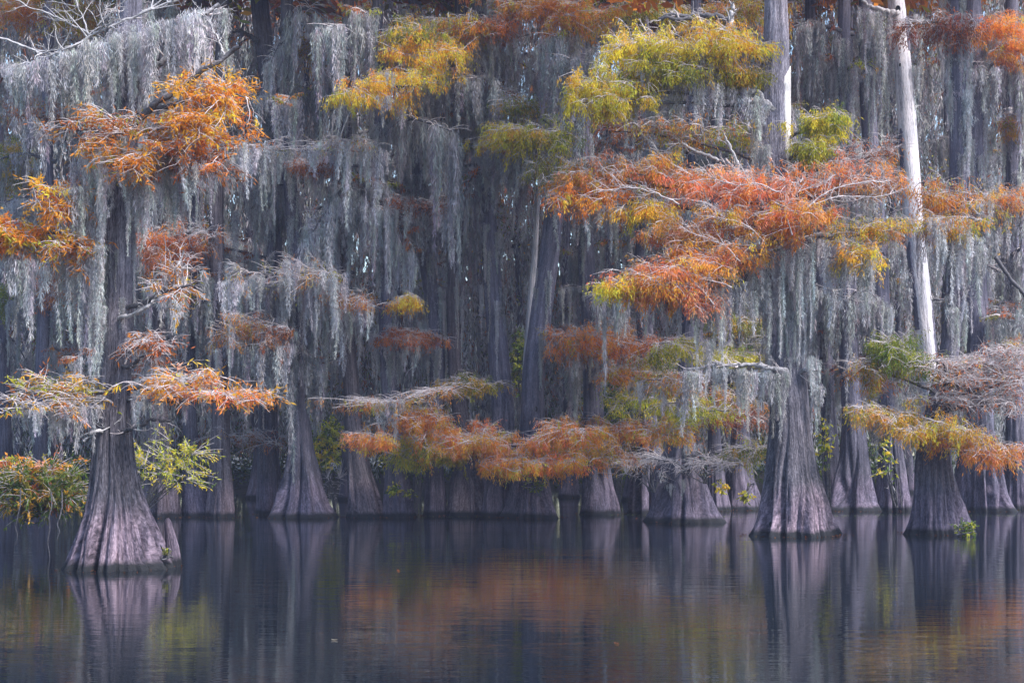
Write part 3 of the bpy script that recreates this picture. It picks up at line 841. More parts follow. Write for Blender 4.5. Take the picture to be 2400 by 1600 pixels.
# ------------------------------------------------------------------ the front trees
make_tree('W', 'tall bare silver-white dead trunk with dark holes at the right', [(2165, 1200, 34), (2155, 1120, 25), (2137, 950, 24), (2124, 850, 22), (2113, 700, 22), (2100, 560, 22), (2090, 420, 22), (2078, 260, 21), (2065, 100, 20), (2058, 0, 19), (2050, -150, 12)], mat='snag', name='dead_cypress', mossy=0, crown=False, nth=64)
make_tree('S', 'cypress at the right under the gold tiers with a green sprig at its waterline', [(2147, 1225, 64), (2147, 1190, 58), (2145, 1130, 48), (2142, 1060, 40), (2145, 980, 30), (2165, 880, 24), (2190, 780, 21), (2200, 600, 21), (2195, 300, 20), (2190, 0, 18), (2188, -260, 12)], mossy=0, nth=112, lobes=12, flute=0.3)
make_tree('R', 'largest right-hand cypress with a huge fluted base and a strip of bare white wood', [(1822, 1228, 95), (1824, 1190, 86), (1824, 1150, 79), (1818, 1080, 62), (1815, 1000, 50), (1811, 900, 42), (1806, 800, 40), (1802, 650, 41), (1795, 520, 41), (1785, 400, 41), (1779, 300, 38), (1777, 190, 38), (1783, 110, 30), (1781, 0, 26), (1775, -420, 11)], mat='bark_front', mossy=0, nth=160, lobes=15, flute=0.28)
make_tree('A', 'nearest cypress at the left with a broad pink-lit fluted base', [(262, 1303, 114), (262, 1270, 102), (262, 1230, 89), (264, 1180, 72), (262, 1120, 60), (258, 1050, 50), (258, 950, 43), (266, 850, 35), (266, 700, 33), (262, 560, 36), (264, 430, 36), (275, 300, 30), (290, 130, 26), (300, 0, 24), (305, -620, 12)], mat='bark_front', mossy=0, nth=176, lobes=14, flute=0.34)

# ------------------------------------------------------------------ traced limbs
WH = 'limb_pale'
limb('A', [(-30, 82), (60, 105), (110, 130), (150, 112), (205, 80), (262, 62), (340, 25), (420, -5)], 0.02, 0.03, WH, dY=-0.6, twigs=26, tw_len=0.7)
limb('A', [(205, 80), (150, 45), (90, 25), (10, -8)], 0.022, 0.009, WH, dY=-0.6, twigs=14)
limb('A', [(205, 80), (188, 40), (170, -5)], 0.018, 0.009, WH, dY=-0.6, twigs=10)
limb('A', [(210, 78), (235, 45), (300, -5)], 0.018, 0.01, WH, dY=-0.7, twigs=12)
limb('A', [(142, 118), (100, 132), (50, 146), (0, 162)], 0.023, 0.01, WH, dY=-0.7, twigs=14)
limb('A', [(285, 222), (320, 190), (360, 150), (430, 90), (500, 5)], 0.08, 0.045, 'limb_grey', dY=-0.3, twigs=12, root=True)
limb('A', [(275, 320), (345, 245), (430, 190), (500, 140), (548, 105)], 0.08, 0.045, 'limb', dY=-1.0, twigs=14, root=True)
limb('A', [(515, 128), (492, 70), (480, 45), (500, 20)], 0.028, 0.014, WH, dY=-0.5, twigs=10)
limb('A', [(268, 735), (297, 722), (340, 702), (375, 670), (405, 610), (425, 580)], 0.05, 0.016, WH, dY=-0.4, twigs=14, root=True)
limb('A', [(268, 850), (297, 838), (340, 815), (380, 808)], 0.05, 0.03, 'limb', dY=-0.4, twigs=10, root=True)
limb('A', [(262, 1000), (300, 985), (340, 965), (390, 967)], 0.055, 0.03, 'limb', dY=-0.4, twigs=8, root=True)
limb('A', [(258, 985), (240, 990), (215, 993), (195, 1008)], 0.045, 0.03, WH, dY=-0.7, twigs=3, root=True)
limb('R', [(1785, 262), (1762, 245), (1725, 215), (1680, 198), (1620, 178), (1550, 160), (1500, 142), (1450, 130)], 0.15, 0.05, 'limb_grey', dY=-0.25, twigs=14, root=True)
limb('R', [(1690, 70), (1660, 45), (1620, 33), (1560, 36), (1520, 40)], 0.1, 0.05, 'limb', dY=-0.5, twigs=8)
limb('R', [(1690, 72), (1640, 60), (1590, 48), (1520, 38)], 0.09, 0.05, 'limb', dY=-0.7, twigs=6)
limb('R', [(1680, 70), (1678, 40), (1682, 8)], 0.09, 0.055, 'limb_pale', dY=-0.6, twigs=5)
limb('R', [(1600, 62), (1560, 82), (1520, 80), (1480, 74)], 0.06, 0.04, 'limb', dY=-0.5, twigs=8)
limb('R', [(1650, 640), (1690, 598), (1740, 588), (1790, 568), (1840, 550), (1880, 537), (1920, 540)], 0.04, 0.075, 'limb_grey', dY=-0.9, twigs=14)
limb('R', [(1815, 866), (1800, 850), (1750, 838), (1700, 838), (1640, 836), (1580, 852)], 0.10, 0.03, 'limb_grey', dY=-0.8, twigs=24, root=True)
limb('R', [(1820, 868), (1850, 850), (1880, 846)], 0.09, 0.03, 'limb_grey', dY=-0.6, twigs=5, root=True)
limb('R', [(1752, 480), (1735, 440), (1700, 400), (1672, 365)], 0.1, 0.035, 'limb_grey', dY=-1.0, twigs=12)
limb('R', [(1700, 380), (1672, 330), (1660, 300)], 0.05, 0.02, 'limb_pale', dY=-1.0, twigs=4)
limb('R', [(1690, 510), (1640, 480), (1590, 460), (1540, 455)], 0.06, 0.02, 'limb_pale', dY=-1.3, twigs=16)
limb('R', [(1580, 400), (1520, 360), (1480, 310), (1440, 260)], 0.05, 0.015, 'limb_pale', dY=-0.6, twigs=16)
limb('R', [(1650, 370), (1590, 340), (1530, 300), (1480, 285)], 0.05, 0.015, 'limb_pale', dY=-0.6, twigs=16)
limb('W', [(2062, 36), (2045, 32), (2030, 28), (2000, 15), (1978, 2)], 0.12, 0.05, 'limb_pale', dY=-0.2)
limb('W', [(2128, 690), (2160, 685), (2190, 690), (2215, 682)], 0.06, 0.02, 'limb', dY=-0.2, twigs=6)
limb('s', [(2285, 590), (2320, 640), (2370, 700)], 0.08, 0.07, 'limb', dY=-2.0)
for pth in ([(1700, 600), (1660, 560), (1600, 540), (1560, 520)], [(1760, 560), (1720, 520), (1660, 500), (1600, 495)], [(1680, 660), (1620, 640), (1560, 628), (1490, 640)], [(1640, 700), (1610, 660), (1580, 650)],
            [(1820, 540), (1800, 480), (1830, 440), (1880, 430)], [(1850, 480), (1900, 440), (1960, 420), (2040, 415)], [(1870, 470), (1930, 450), (2000, 455), (2060, 440)], [(1560, 470), (1500, 440), (1440, 430), (1370, 440)], [(1790, 440), (1740, 420), (1690, 425), (1630, 410)]):
    limb('R', pth, 0.022, 0.009, 'twig', dY=-2.0, twigs=22, tw_len=0.6, sides=5)
limb('d', [(595, 95), (560, 75), (530, 70)], 0.1, 0.06, 'limb', dY=-0.3, twigs=4)
limb('d', [(620, 120), (650, 112), (670, 104)], 0.08, 0.06, 'limb', dY=-0.4, twigs=6)
limb('f', [(780, 330), (800, 260), (830, 245), (855, 285), (850, 310)], 0.03, 0.015, WH, dY=-1.5, twigs=10)
limb('e', [(700, 690), (640, 695), (580, 740), (545, 760)], 0.03, 0.015, WH, dY=-1.0, twigs=16)
limb('h', [(740, 482), (780, 478), (820, 470)], 0.03, 0.03, WH, dY=-0.8, twigs=4)
limb('k', [(1390, 262), (1440, 238), (1500, 232)], 0.05, 0.03, 'limb', dY=-0.5, twigs=4)
limb('k', [(1300, 340), (1280, 300), (1240, 268), (1200, 275)], 0.05, 0.03, 'limb', dY=-0.5, twigs=6)
limb('S', [(2165, 880), (2110, 850), (2060, 870), (2010, 920)], 0.05, 0.016, 'limb_pale', dY=-0.4, twigs=14)
limb('r', [(2020, 1020), (2052, 1045), (2040, 1075), (2048, 1110), (2058, 1130)], 0.02, 0.012, WH, dY=-1.5, twigs=6, tw_len=0.3)

# ------------------------------------------------------------------ traced tiers of foliage
LA = (0.135, 0.028)
T = tier
# nearest cypress
T('A', 490, 235, 85, 78, 'amber', 0.8, 0.25, dY=-0.9, leaf=LA, moss=1)
T('A', 440, 295, 70, 45, 'amber', 0.7, 0.3, dY=-1.0, leaf=LA)
T('A', 240, 305, 105, 55, 'orange', 0.5, 0.4, dY=-0.9, leaf=LA)
T('A', 310, 365, 90, 45, 'orange', 0.7, 0.3, dY=-1.1, leaf=LA, moss=2)
T('A', 460, 370, 70, 45, 'rust', 0.6, 0.35, dY=-0.8, leaf=LA, moss=3, mlen=110)
T('A', 130, 470, 55, 62, 'amber', 0.6, 0.3, dY=-0.8, leaf=LA)
T('A', 40, 550, 60, 40, 'orange', 0.9, dY=-0.6, leaf=LA, moss=3, mlen=150)
T('A', 170, 575, 50, 40, 'orange', 0.5, 0.3, dY=-0.8, leaf=LA, moss=2, mlen=170)
T('A', 130, 925, 125, 30, 'mix', 0.35, 0.65, dY=-0.9, leaf=LA, moss=6, mlen=75, r0=0.06)
T('A', 150, 885, 70, 30, 'mix', 0.5, 0.45, dY=-0.7, leaf=LA)
T('A', 410, 880, 120, 34, 'redor', 0.5, 0.4, dY=-0.9, leaf=LA, moss=3, mlen=50)
T('A', 520, 905, 78, 20, 'redor', 0.45, 0.4, dY=-1.0, tilt=0.2, leaf=LA)
T('A', 400, 640, 55, 75, 'orange', 0.3, 0.6, dY=-0.5, leaf=LA, attach=715)
T('A', 340, 790, 45, 40, 'rust', 0.3, 0.6, dY=-0.5, leaf=LA)
# left middle
T('c', 375, 560, 70, 55, 'rust', 1.1, 0.1)
T('c', 450, 540, 50, 40, 'brown', 0.4, 0.6)
T('v', 25, 390, 45, 70, 'olive', 1.0)
T('v', 10, 690, 40, 40, 'green', 1.0)
T('u', 170, 35, 55, 40, 'gold', 1.0)
T('u', 40, 30, 55, 45, 'orange', 0.8)
T('u', 80, 260, 70, 30, 'brown', 0.5, 0.3)
T('u', 120, 660, 55, 50, 'rust', 0.6, 0.2)
T('d', 740, 100, 70, 50, 'mix', 0.5, 0.45)
T('e', 690, 338, 170, 16, 'mix', 0.3, 0.75, dY=-0.8, moss=12, mlen=130)
T('e', 800, 335, 60, 18, 'mix', 0.3, 0.6, dY=-1.0, moss=5, mlen=140)
T('e', 650, 635, 140, 38, 'mix', 0.35, 0.62, dY=-1.0, moss=14, mlen=160)
T('e', 800, 685, 85, 20, 'orange', 0.6, 0.35, dY=-1.0, tilt=0.2, moss=7, mlen=130)
T('e', 545, 755, 65, 40, 'orange', 0.45, 0.4, dY=-1.0, tilt=-0.4, moss=3, mlen=150)
T('e', 640, 770, 28, 40, 'rust', 0.45, 0.5, dY=-1.0, moss=2)
T('d', 560, 1010, 90, 30, 'brown', 0.4, 0.6)
T('g', 930, 690, 28, 12, 'gold', 0.8, dY=-0.6)
T('h', 950, 775, 70, 20, 'rust', 0.9, 0.15, dY=-0.8, moss=3, mlen=70)
T('h', 950, 468, 85, 14, 'rust', 0.5, 0.35, dY=-0.6, moss=4, mlen=120)
T('g', 720, 380, 50, 20, 'rust', 0.5, 0.3)
# gold and rust mass at the top centre
T('g', 890, 200, 100, 45, 'gold', 1.15, dY=-2.4, tilt=-0.15, moss=3)
T('h', 985, 130, 95, 60, 'gold', 1.15, dY=-2.4, moss=3)
T('g', 945, 80, 60, 35, 'olive', 0.9, dY=-1.2)
T('h', 1050, 65, 70, 28, 'mix', 0.8, dY=-1.2)
T('i', 1140, 70, 80, 26, 'rust', 0.9, 0.15, dY=-1.2, moss=5, mlen=110)
T('j', 1250, 15, 120, 35, 'orange', 1.0, dY=-1.2, moss=3)
T('k', 1345, 45, 70, 40, 'mix', 0.9, dY=-1.0)
T('j', 1165, 318, 80, 42, 'yellow', 1.1, dY=-2.6, moss=3, mlen=110)
T('j', 1245, 320, 75, 42, 'lime', 1.0, dY=-2.4)
T('j', 1190, 250, 55, 28, 'olive', 0.7, 0.2, dY=-1.2)
T('k', 1290, 400, 55, 52, 'olive', 0.9, dY=-2.2)
# yellow sprays of the large right-hand cypress
T('R', 1390, 195, 95, 32, 'yellow', 1.2, dY=-1.0, attach=240, tilt=-0.1, moss=1)
T('R', 1400, 235, 80, 25, 'yellow', 1.1, dY=-1.2, attach=240)
T('R', 1480, 110, 75, 50, 'yellow', 1.1, dY=-0.8, attach=200)
T('R', 1560, 115, 90, 50, 'yellow', 1.0, dY=-0.9, attach=190, moss=3, mlen=80)
T('R', 1668, 95, 72, 42, 'gold', 1.1, dY=-0.9, attach=160, moss=3, mlen=70)
T('R', 1700, 172, 46, 24, 'olive', 0.9, dY=-0.4)
T('R', 1500, 175, 80, 35, 'lime', 0.9, dY=-0.9, attach=230, moss=3, mlen=110)
T('n', 1500, 20, 110, 30, 'olive', 0.9)
T('o', 1700, 30, 90, 30, 'mix', 0.8)
T('R', 1885, 278, 60, 25, 'lime', 1.2, dY=-0.7, attach=330)
T('R', 1868, 335, 42, 26, 'lime', 1.1, dY=-0.8, attach=380)
# red and orange tiers
T('R', 1560, 300, 150, 34, 'mix', 0.6, 0.4, dY=-0.3, attach=380)
T('o', 1690, 310, 60, 22, 'lime', 1.0)
T('n', 1450, 290, 80, 30, 'rust', 0.6, 0.35)
T('R', 1380, 405, 95, 34, 'redor', 1.0, 0.1, dY=-0.4, attach=470)
T('R', 1350, 450, 75, 26, 'orange', 1.0, 0.1, dY=-0.5, attach=500, moss=3, mlen=90)
T('R', 1510, 400, 110, 40, 'redor', 0.95, 0.15, dY=-0.6, attach=470)
T('R', 1640, 430, 110, 48, 'red', 0.95, 0.2, dY=-1.0, attach=480)
T('R', 1480, 480, 60, 22, 'gold', 1.0, dY=-0.8, attach=520)
T('R', 1770, 425, 75, 40, 'red', 0.9, 0.2, dY=-1.4, attach=480)
T('R', 1740, 510, 130, 40, 'redor', 0.95, 0.12, dY=-1.4, attach=560)
T('R', 1580, 535, 90, 38, 'redor', 1.1, 0.05, dY=-1.3, attach=580)
T('R', 1640, 580, 100, 32, 'redor', 0.95, 0.12, dY=-1.5, attach=590)
T('R', 1540, 625, 110, 28, 'red', 1.0, 0.15, dY=-1.5, attach=600)
T('R', 1530, 665, 80, 30, 'redor', 1.0, 0.1, dY=-1.6, attach=610, moss=3, mlen=80)
T('R', 1600, 605, 110, 36, 'redor', 0.9, 0.2, dY=-1.7, attach=600)
T('R', 1500, 645, 80, 26, 'redor', 0.9, 0.2, dY=-1.7, attach=610)
T('R', 1590, 680, 70, 28, 'red', 0.8, 0.25, dY=-1.6, attach=620)
T('n', 1340, 785, 80, 34, 'orange', 0.9, 0.2, dY=-2.6, moss=2, mlen=70)
T('i', 1040, 1015, 80, 30, 'golden', 0.9, 0.15, dY=-2.2)
T('l', 1330, 1030, 90, 30, 'golden', 0.8, 0.25, dY=-2.6)
T('R', 1430, 660, 50, 13, 'yellow', 1.0, dY=-1.5, attach=620)
T('R', 1840, 490, 65, 32, 'redor', 1.0, 0.1, dY=-1.5, attach=540)
T('R', 1930, 400, 110, 40, 'red', 0.8, 0.35, dY=-1.0, attach=460, moss=2)
T('R', 2010, 425, 85, 30, 'redor', 0.55, 0.5, dY=-1.0, attach=470, moss=4, mlen=90)
T('R', 1985, 355, 70, 28, 'rust', 0.4, 0.55, dY=-0.5, attach=420)
T('R', 1990, 525, 78, 24, 'golden', 0.8, 0.25, dY=-1.0, attach=560, moss=3, mlen=120)
T('R', 1965, 590, 58, 24, 'gold', 0.9, 0.2, dY=-1.2, attach=590, moss=3, mlen=120)
T('S', 2180, 455, 75, 40, 'orange', 0.7, 0.3, dY=-0.8, attach=540)
T('S', 2190, 515, 75, 30, 'golden', 0.7, 0.3, dY=-1.0, attach=560, moss=6, mlen=150)
T('t', 2310, 465, 65, 38, 'orange', 0.8, 0.25, dY=-1.5, moss=4, mlen=100)
T('t', 2300, 70, 75, 35, 'orange', 1.0, dY=-1.2, moss=2)
T('t', 2335, 110, 45, 45, 'orange', 1.0, dY=-1.4)
T('S', 2160, 65, 80, 45, 'dark', 0.8, 0.2, dY=-0.6, moss=2)
T('t', 2335, 290, 40, 30, 'mix', 0.7)
T('t', 2330, 790, 35, 20, 'mix', 0.8, 0.2, dY=-1)
# lower right middle
T('n', 1370, 780, 100, 40, 'orange', 0.9, 0.2, dY=-1.2, moss=4, mlen=80)
T('n', 1460, 800, 70, 30, 'rust', 0.8, 0.2, dY=-0.8)
T('p2', 1690, 745, 60, 28, 'olive', 0.9)
T('p2', 1660, 815, 95, 20, 'lime', 1.0, 0.1, dY=-1.0)
T('n', 1540, 825, 75, 26, 'lime', 0.7, 0.4, dY=-1.5)
T('n', 1470, 865, 90, 30, 'mix', 0.8, 0.3, dY=-1.6)
T('n', 1500, 925, 100, 32, 'lime', 0.9, 0.2, dY=-1.6)
T('p', 1640, 920, 90, 45, 'mix', 0.7, 0.35, dY=-0.5)
T('p', 1680, 960, 60, 25, 'rust', 0.7, 0.3, dY=-0.5)
T('o', 1560, 800, 70, 26, 'lime', 0.8, 0.3, dY=-1.0)
T('o', 1555, 880, 75, 30, 'mix', 0.8, 0.3, dY=-1.0, moss=3, mlen=70)
T('o', 1600, 945, 80, 28, 'lime', 0.8, 0.3, dY=-1.0)
T('o', 1550, 990, 60, 24, 'mix', 0.7, 0.3, dY=-1.0)
# the orange belt in front of the centre trunks
T('f', 870, 925, 135, 18, 'mix', 0.6, 0.5, dY=-1.6, moss=4, mlen=70)
T('g', 990, 905, 80, 16, 'mix', 0.4, 0.65, dY=-1.6, tilt=-0.25)
T('f', 845, 1010, 48, 18, 'redor', 1.0, 0.1, dY=-1.8)
T('g', 950, 965, 70, 40, 'orange', 0.9, 0.15, dY=-1.6)
T('h', 1000, 1035, 65, 24, 'lime', 1.1, dY=-1.7, tilt=0.35)
T('h', 935, 1045, 45, 20, 'lime', 0.9, dY=-1.2)
T('i', 1080, 1000, 85, 34, 'belt', 1.0, 0.1, dY=-1.7)
T('h', 1075, 880, 65, 20, 'olive', 1.0, 0.1, dY=-1.2)
T('j', 1160, 1020, 95, 38, 'belt', 1.05, 0.08, dY=-1.8)
T('j', 1190, 1068, 90, 22, 'belt', 1.1, 0.05, dY=-2.0)
T('k', 1290, 1000, 95, 38, 'belt', 1.0, 0.15, dY=-1.9)
T('k', 1270, 1060, 90, 26, 'belt', 1.05, 0.1, dY=-2.1)
T('l', 1370, 985, 90, 34, 'belt', 1.0, 0.15, dY=-1.6)
T('l', 1400, 1040, 70, 28, 'mix', 0.9, 0.2, dY=-1.6)
T('l', 1480, 985, 70, 28, 'belt', 0.9, 0.25, dY=-1.4)
T('o', 1720, 1040, 70, 28, 'olive', 0.7, 0.45, dY=-1.8)
T('o', 1600, 1065, 110, 24, 'mix', 0.12, 0.92, dY=-1.8)
T('n', 1480, 1065, 70, 30, 'brown', 0.15, 0.9, dY=-1.8)
# right side
T('S', 2055, 815, 60, 50, 'green', 1.3, dY=-1.0, attach=880)
T('S', 2010, 850, 55, 35, 'mix', 0.6, 0.4, dY=-0.9, attach=900)
T('S', 2220, 850, 95, 40, 'mix', 0.35, 0.6, dY=-1.2, attach=900)
T('S', 2230, 920, 100, 30, 'rust', 0.25, 0.75, dY=-1.4, attach=950, moss=3, mlen=50)
T('S', 2320, 850, 70, 60, 'rust', 0.3, 0.6, dY=-1.4, attach=920, moss=4, mlen=70)
T('S', 2050, 958, 105, 28, 'golden', 0.9, 0.2, dY=-1.6, attach=990, tilt=0.1)
T('S', 2140, 985, 105, 30, 'golden', 0.9, 0.25, dY=-1.8, attach=1000)
T('S', 2200, 1010, 60, 18, 'redor', 0.6, 0.35, dY=-1.7, attach=1010)
T('S', 2280, 1040, 90, 18, 'redor', 0.9, 0.2, dY=-1.6, attach=1020)

for cx, cy, rx, ry in ((2200, 835, 80, 26), (2290, 815, 80, 32), (2250, 870, 100, 30), (2320, 880, 75, 40), (2220, 915, 90, 22), (2310, 935, 70, 30)):
    T('S', cx, cy, rx, ry, 'rust', 0.2, 0.7, dY=-1.7, attach=930, hang=0.08)

# ------------------------------------------------------------------ traced moss
moss_on('A', [(20, 140, 60, 100), (60, 140, 55, 130), (105, 135, 55, 120), (140, 118, 45, 150), (168, 105, 50, 220), (200, 95, 50, 190), (235, 85, 40, 170), (262, 70, 40, 200), (300, 50, 60, 260), (345, 60, 50, 230), (385, 45, 55, 220), (425, 30, 60, 200), (470, 20, 60, 190), (508, 15, 40, 150)], dY=-0.3)
moss_on('A', [(90, 150, 60, 110), (185, 110, 70, 170), (245, 100, 60, 150), (320, 120, 60, 180), (375, 150, 60, 160), (420, 180, 50, 150), (460, 150, 45, 120), (520, 110, 30, 130)], dY=0.3)
moss_on('A', [(60, 265, 60, 130), (100, 280, 40, 120), (190, 370, 50, 220), (215, 400, 60, 210), (175, 420, 45, 180), (310, 400, 45, 150), (340, 420, 35, 140), (395, 350, 50, 190), (430, 380, 40, 100), (485, 395, 24, 110), (395, 420, 25, 120)], dY=-0.7)
moss_on('A', [(30, 590, 50, 170), (65, 590, 45, 190), (95, 600, 35, 110), (145, 595, 40, 190), (185, 590, 50, 290), (165, 620, 30, 160), (205, 640, 40, 200), (30, 560, 60, 120)], dY=-0.6)
moss_on('A', [(60, 935, 55, 80), (95, 930, 60, 110), (135, 930, 50, 120), (175, 930, 40, 110), (215, 925, 40, 100), (330, 905, 45, 80), (365, 905, 35, 70), (425, 915, 16, 60), (465, 910, 16, 40)], dY=-0.8)
moss_on('A', [(222, 440, 30, 240), (236, 470, 26, 200), (210, 480, 30, 260), (228, 560, 26, 240), (216, 640, 26, 200), (232, 700, 22, 160), (292, 430, 18, 150), (300, 400, 24, 130), (322, 410, 30, 160),
             (250, 330, 40, 150), (285, 300, 40, 140), (230, 360, 40, 180), (200, 340, 40, 170), (330, 330, 36, 150), (365, 340, 40, 150)], dY=-0.75)
moss_on('A', [(120, 125, 70, 150), (160, 110, 60, 190), (215, 85, 60, 210), (255, 75, 60, 180), (300, 70, 60, 190), (350, 50, 60, 190), (400, 40, 60, 170), (450, 30, 50, 150), (30, 150, 60, 110), (70, 145, 60, 120)], dY=-0.9)
moss_trunk('A', 340, 620, 13, (18, 40), (90, 240), arc=(-3.3, -2.1))
moss_trunk('A', 430, 560, 4, (10, 18), (90, 200), arc=(-0.9, 0.0))
moss_trunk('A', 620, 860, 9, (14, 30), (70, 170), arc=(-3.3, -2.0))
moss_trunk('A', 560, 700, 3, (8, 14), (90, 160), arc=(-1.6, -1.0))
moss_trunk('A', 40, 330, 7, (20, 40), (90, 200), arc=(-3.3, -2.3))
moss_trunk('A', 860, 960, 4, (12, 22), (40, 90))
moss_on('R', [(1600, 640, 40, 220), (1658, 605, 50, 260), (1690, 598, 45, 130), (1725, 592, 60, 170), (1760, 585, 55, 220), (1800, 570, 55, 250), (1835, 555, 55, 280), (1870, 545, 50, 230), (1905, 545, 60, 200), (1940, 540, 50, 170), (1640, 640, 30, 200)], dY=-0.9)
moss_on('R', [(1576, 850, 46, 150), (1600, 850, 26, 110), (1640, 840, 22, 90), (1665, 842, 24, 100), (1695, 842, 40, 110), (1722, 845, 40, 140), (1750, 845, 40, 160), (1775, 850, 40, 150), (1800, 852, 36, 160), (1628, 780, 34, 130)], dY=-0.85)
moss_on('R', [(1862, 700, 30, 180), (1868, 820, 34, 170), (1880, 880, 22, 110), (1850, 620, 34, 200), (1765, 640, 40, 220), (1742, 240, 46, 170), (1735, 280, 40, 170), (1752, 330, 40, 110)], dY=-0.55)
moss_trunk('R', 560, 800, 22, (14, 30), (90, 220))
moss_trunk('R', 780, 900, 6, (10, 20), (60, 130))
moss_trunk('R', 230, 380, 6, (12, 24), (60, 130), arc=(-3.3, -2.5))
moss_on('R', [(1530, 150, 40, 140), (1560, 165, 44, 160), (1590, 172, 50, 130), (1620, 180, 50, 120), (1655, 190, 46, 130), (1690, 200, 50, 120), (1725, 215, 50, 160), (1460, 230, 24, 110), (1500, 240, 24, 80)], dY=-0.6)
moss_on('R', [(1960, 470, 50, 90), (1985, 470, 40, 100), (1560, 640, 30, 100), (1370, 470, 60, 90), (1400, 470, 40, 110)], dY=-0.6)
moss_on('W', [(1990, 15, 40, 150), (2020, 25, 55, 190), (2042, 40, 40, 170), (2050, 120, 40, 150), (2110, 30, 22, 200), (2104, 150, 18, 130), (2085, 620, 26, 200), (2130, 560, 26, 140)], dY=-0.25)
moss_on('S', [(2180, 545, 50, 150), (2210, 540, 50, 190), (2235, 540, 44, 220), (2160, 560, 40, 120), (2250, 560, 30, 160), (2190, 700, 30, 140), (2060, 900, 30, 120), (2010, 960, 40, 100)], dY=-0.5)
moss_trunk('S', -20, 400, 16, (14, 30), (80, 220), 1.2)
moss_trunk('S', 400, 700, 10, (14, 30), (80, 200))
moss_trunk('s', 0, 500, 10, (14, 34), (90, 220), 1.25)
moss_on('e', [(545, 350, 40, 140), (590, 352, 50, 190), (628, 352, 40, 160), (665, 350, 50, 130), (725, 348, 60, 170), (772, 345, 44, 160), (815, 330, 44, 200), (845, 320, 30, 150), (520, 600, 36, 130), (555, 640, 40, 210), (600, 650, 50, 250), (648, 640, 46, 190), (700, 620, 26, 260), (745, 640, 50, 220), (790, 690, 50, 170), (825, 695, 26, 140), (500, 800, 26, 100), (640, 800, 34, 140), (610, 800, 40, 180)], dY=-0.9)
moss_on('h', [(965, 270, 44, 160), (940, 290, 40, 120), (1000, 200, 40, 180), (910, 240, 40, 200), (1090, 100, 60, 160), (1130, 100, 50, 190), (1170, 110, 40, 150), (1030, 160, 40, 190)], dY=-1.2)
moss_on('j', [(1140, 380, 40, 110), (1120, 360, 30, 90), (1180, 380, 30, 150), (1275, 400, 24, 170), (1215, 120, 50, 160), (1255, 110, 50, 190)], dY=-1.2)
for kk in 'defghlnq':
    moss_trunk(kk, 60, 520, 7, (16, 40), (90, 220), 1.3)
for kk in 'ijk':
    moss_trunk(kk, 60, 420, 6, (14, 30), (90, 200), 1.3)
for kk in 'efgh':
    moss_trunk(kk, 560, 820, 6, (16, 40), (90, 200), 1.3)
for kk in ('s', 'r', 'q', 't', 'q2'):
    moss_trunk(kk, 60, 760, 9, (14, 34), (90, 220), 1.25)
moss_trunk('k', 450, 800, 6, (8, 18), (90, 200), 1.15)
for kk in 'hij':
    moss_trunk(kk, 430, 780, 7, (8, 20), (90, 230), 1.3)
moss_trunk('o', 1000, 1120, 6, (10, 24), (40, 80), 1.02)

# ------------------------------------------------------------------ knee, shrubs, vines and other small things
def cypress_knee():
    pts = [(394, 1303, 21), (396, 1280, 18), (396, 1255, 15), (392, 1230, 12), (387, 1208, 9), (385, 1195, 7), (385, 1189, 2.5)]
    Y = depth_at(1301)
    rng = rng_of('knee')
    P = np.array([W(x, y, Y) for x, y, h in pts]); R = np.array([h * K / FPX * Y for x, y, h in pts])
    base = P[0].copy(); base[2] = 0
    z = P[:, 2]; z[0] = 0
    zz = np.concatenate([[-0.4], np.linspace(0, z[-1], 30)])
    xx = np.interp(zz, z, P[:, 0]); rr = np.interp(zz, z, R)
    th = np.linspace(0, 2 * np.pi, 40, endpoint=False)
    TH, ZZ = np.meshgrid(th, zz)
    rad = rr[:, None] * (0.9 + 0.16 * np.abs(np.sin(2.5 * TH + 0.4 * np.sin(ZZ * 3))) ** 0.6 + 0.05 * np.sin(3 * TH + ZZ * 7))
    v = np.stack([xx[:, None] + rad * np.cos(TH), Y + rad * np.sin(TH), ZZ], -1) - base
    i = np.arange(v.shape[0] * 40).reshape(-1, 40)
    q = np.stack([i[:-1], np.roll(i[:-1], -1, 1), np.roll(i[1:], -1, 1), i[1:]], -1).reshape(-1, 4)
    g = np.stack([np.cos(TH) * 0.2, np.sin(TH) * 0.2, ZZ * 0.06], -1)
    me = make_mesh('cypress_knee', v.reshape(-1, 3), q, M['bark_front'], vec=g.reshape(-1, 3), smooth=True)
    o = obj('cypress_knee', me, None, base)
    o['label'] = 'upright pointed cypress knee standing beside the nearest cypress'; o['category'] = 'cypress knee'
cypress_knee()

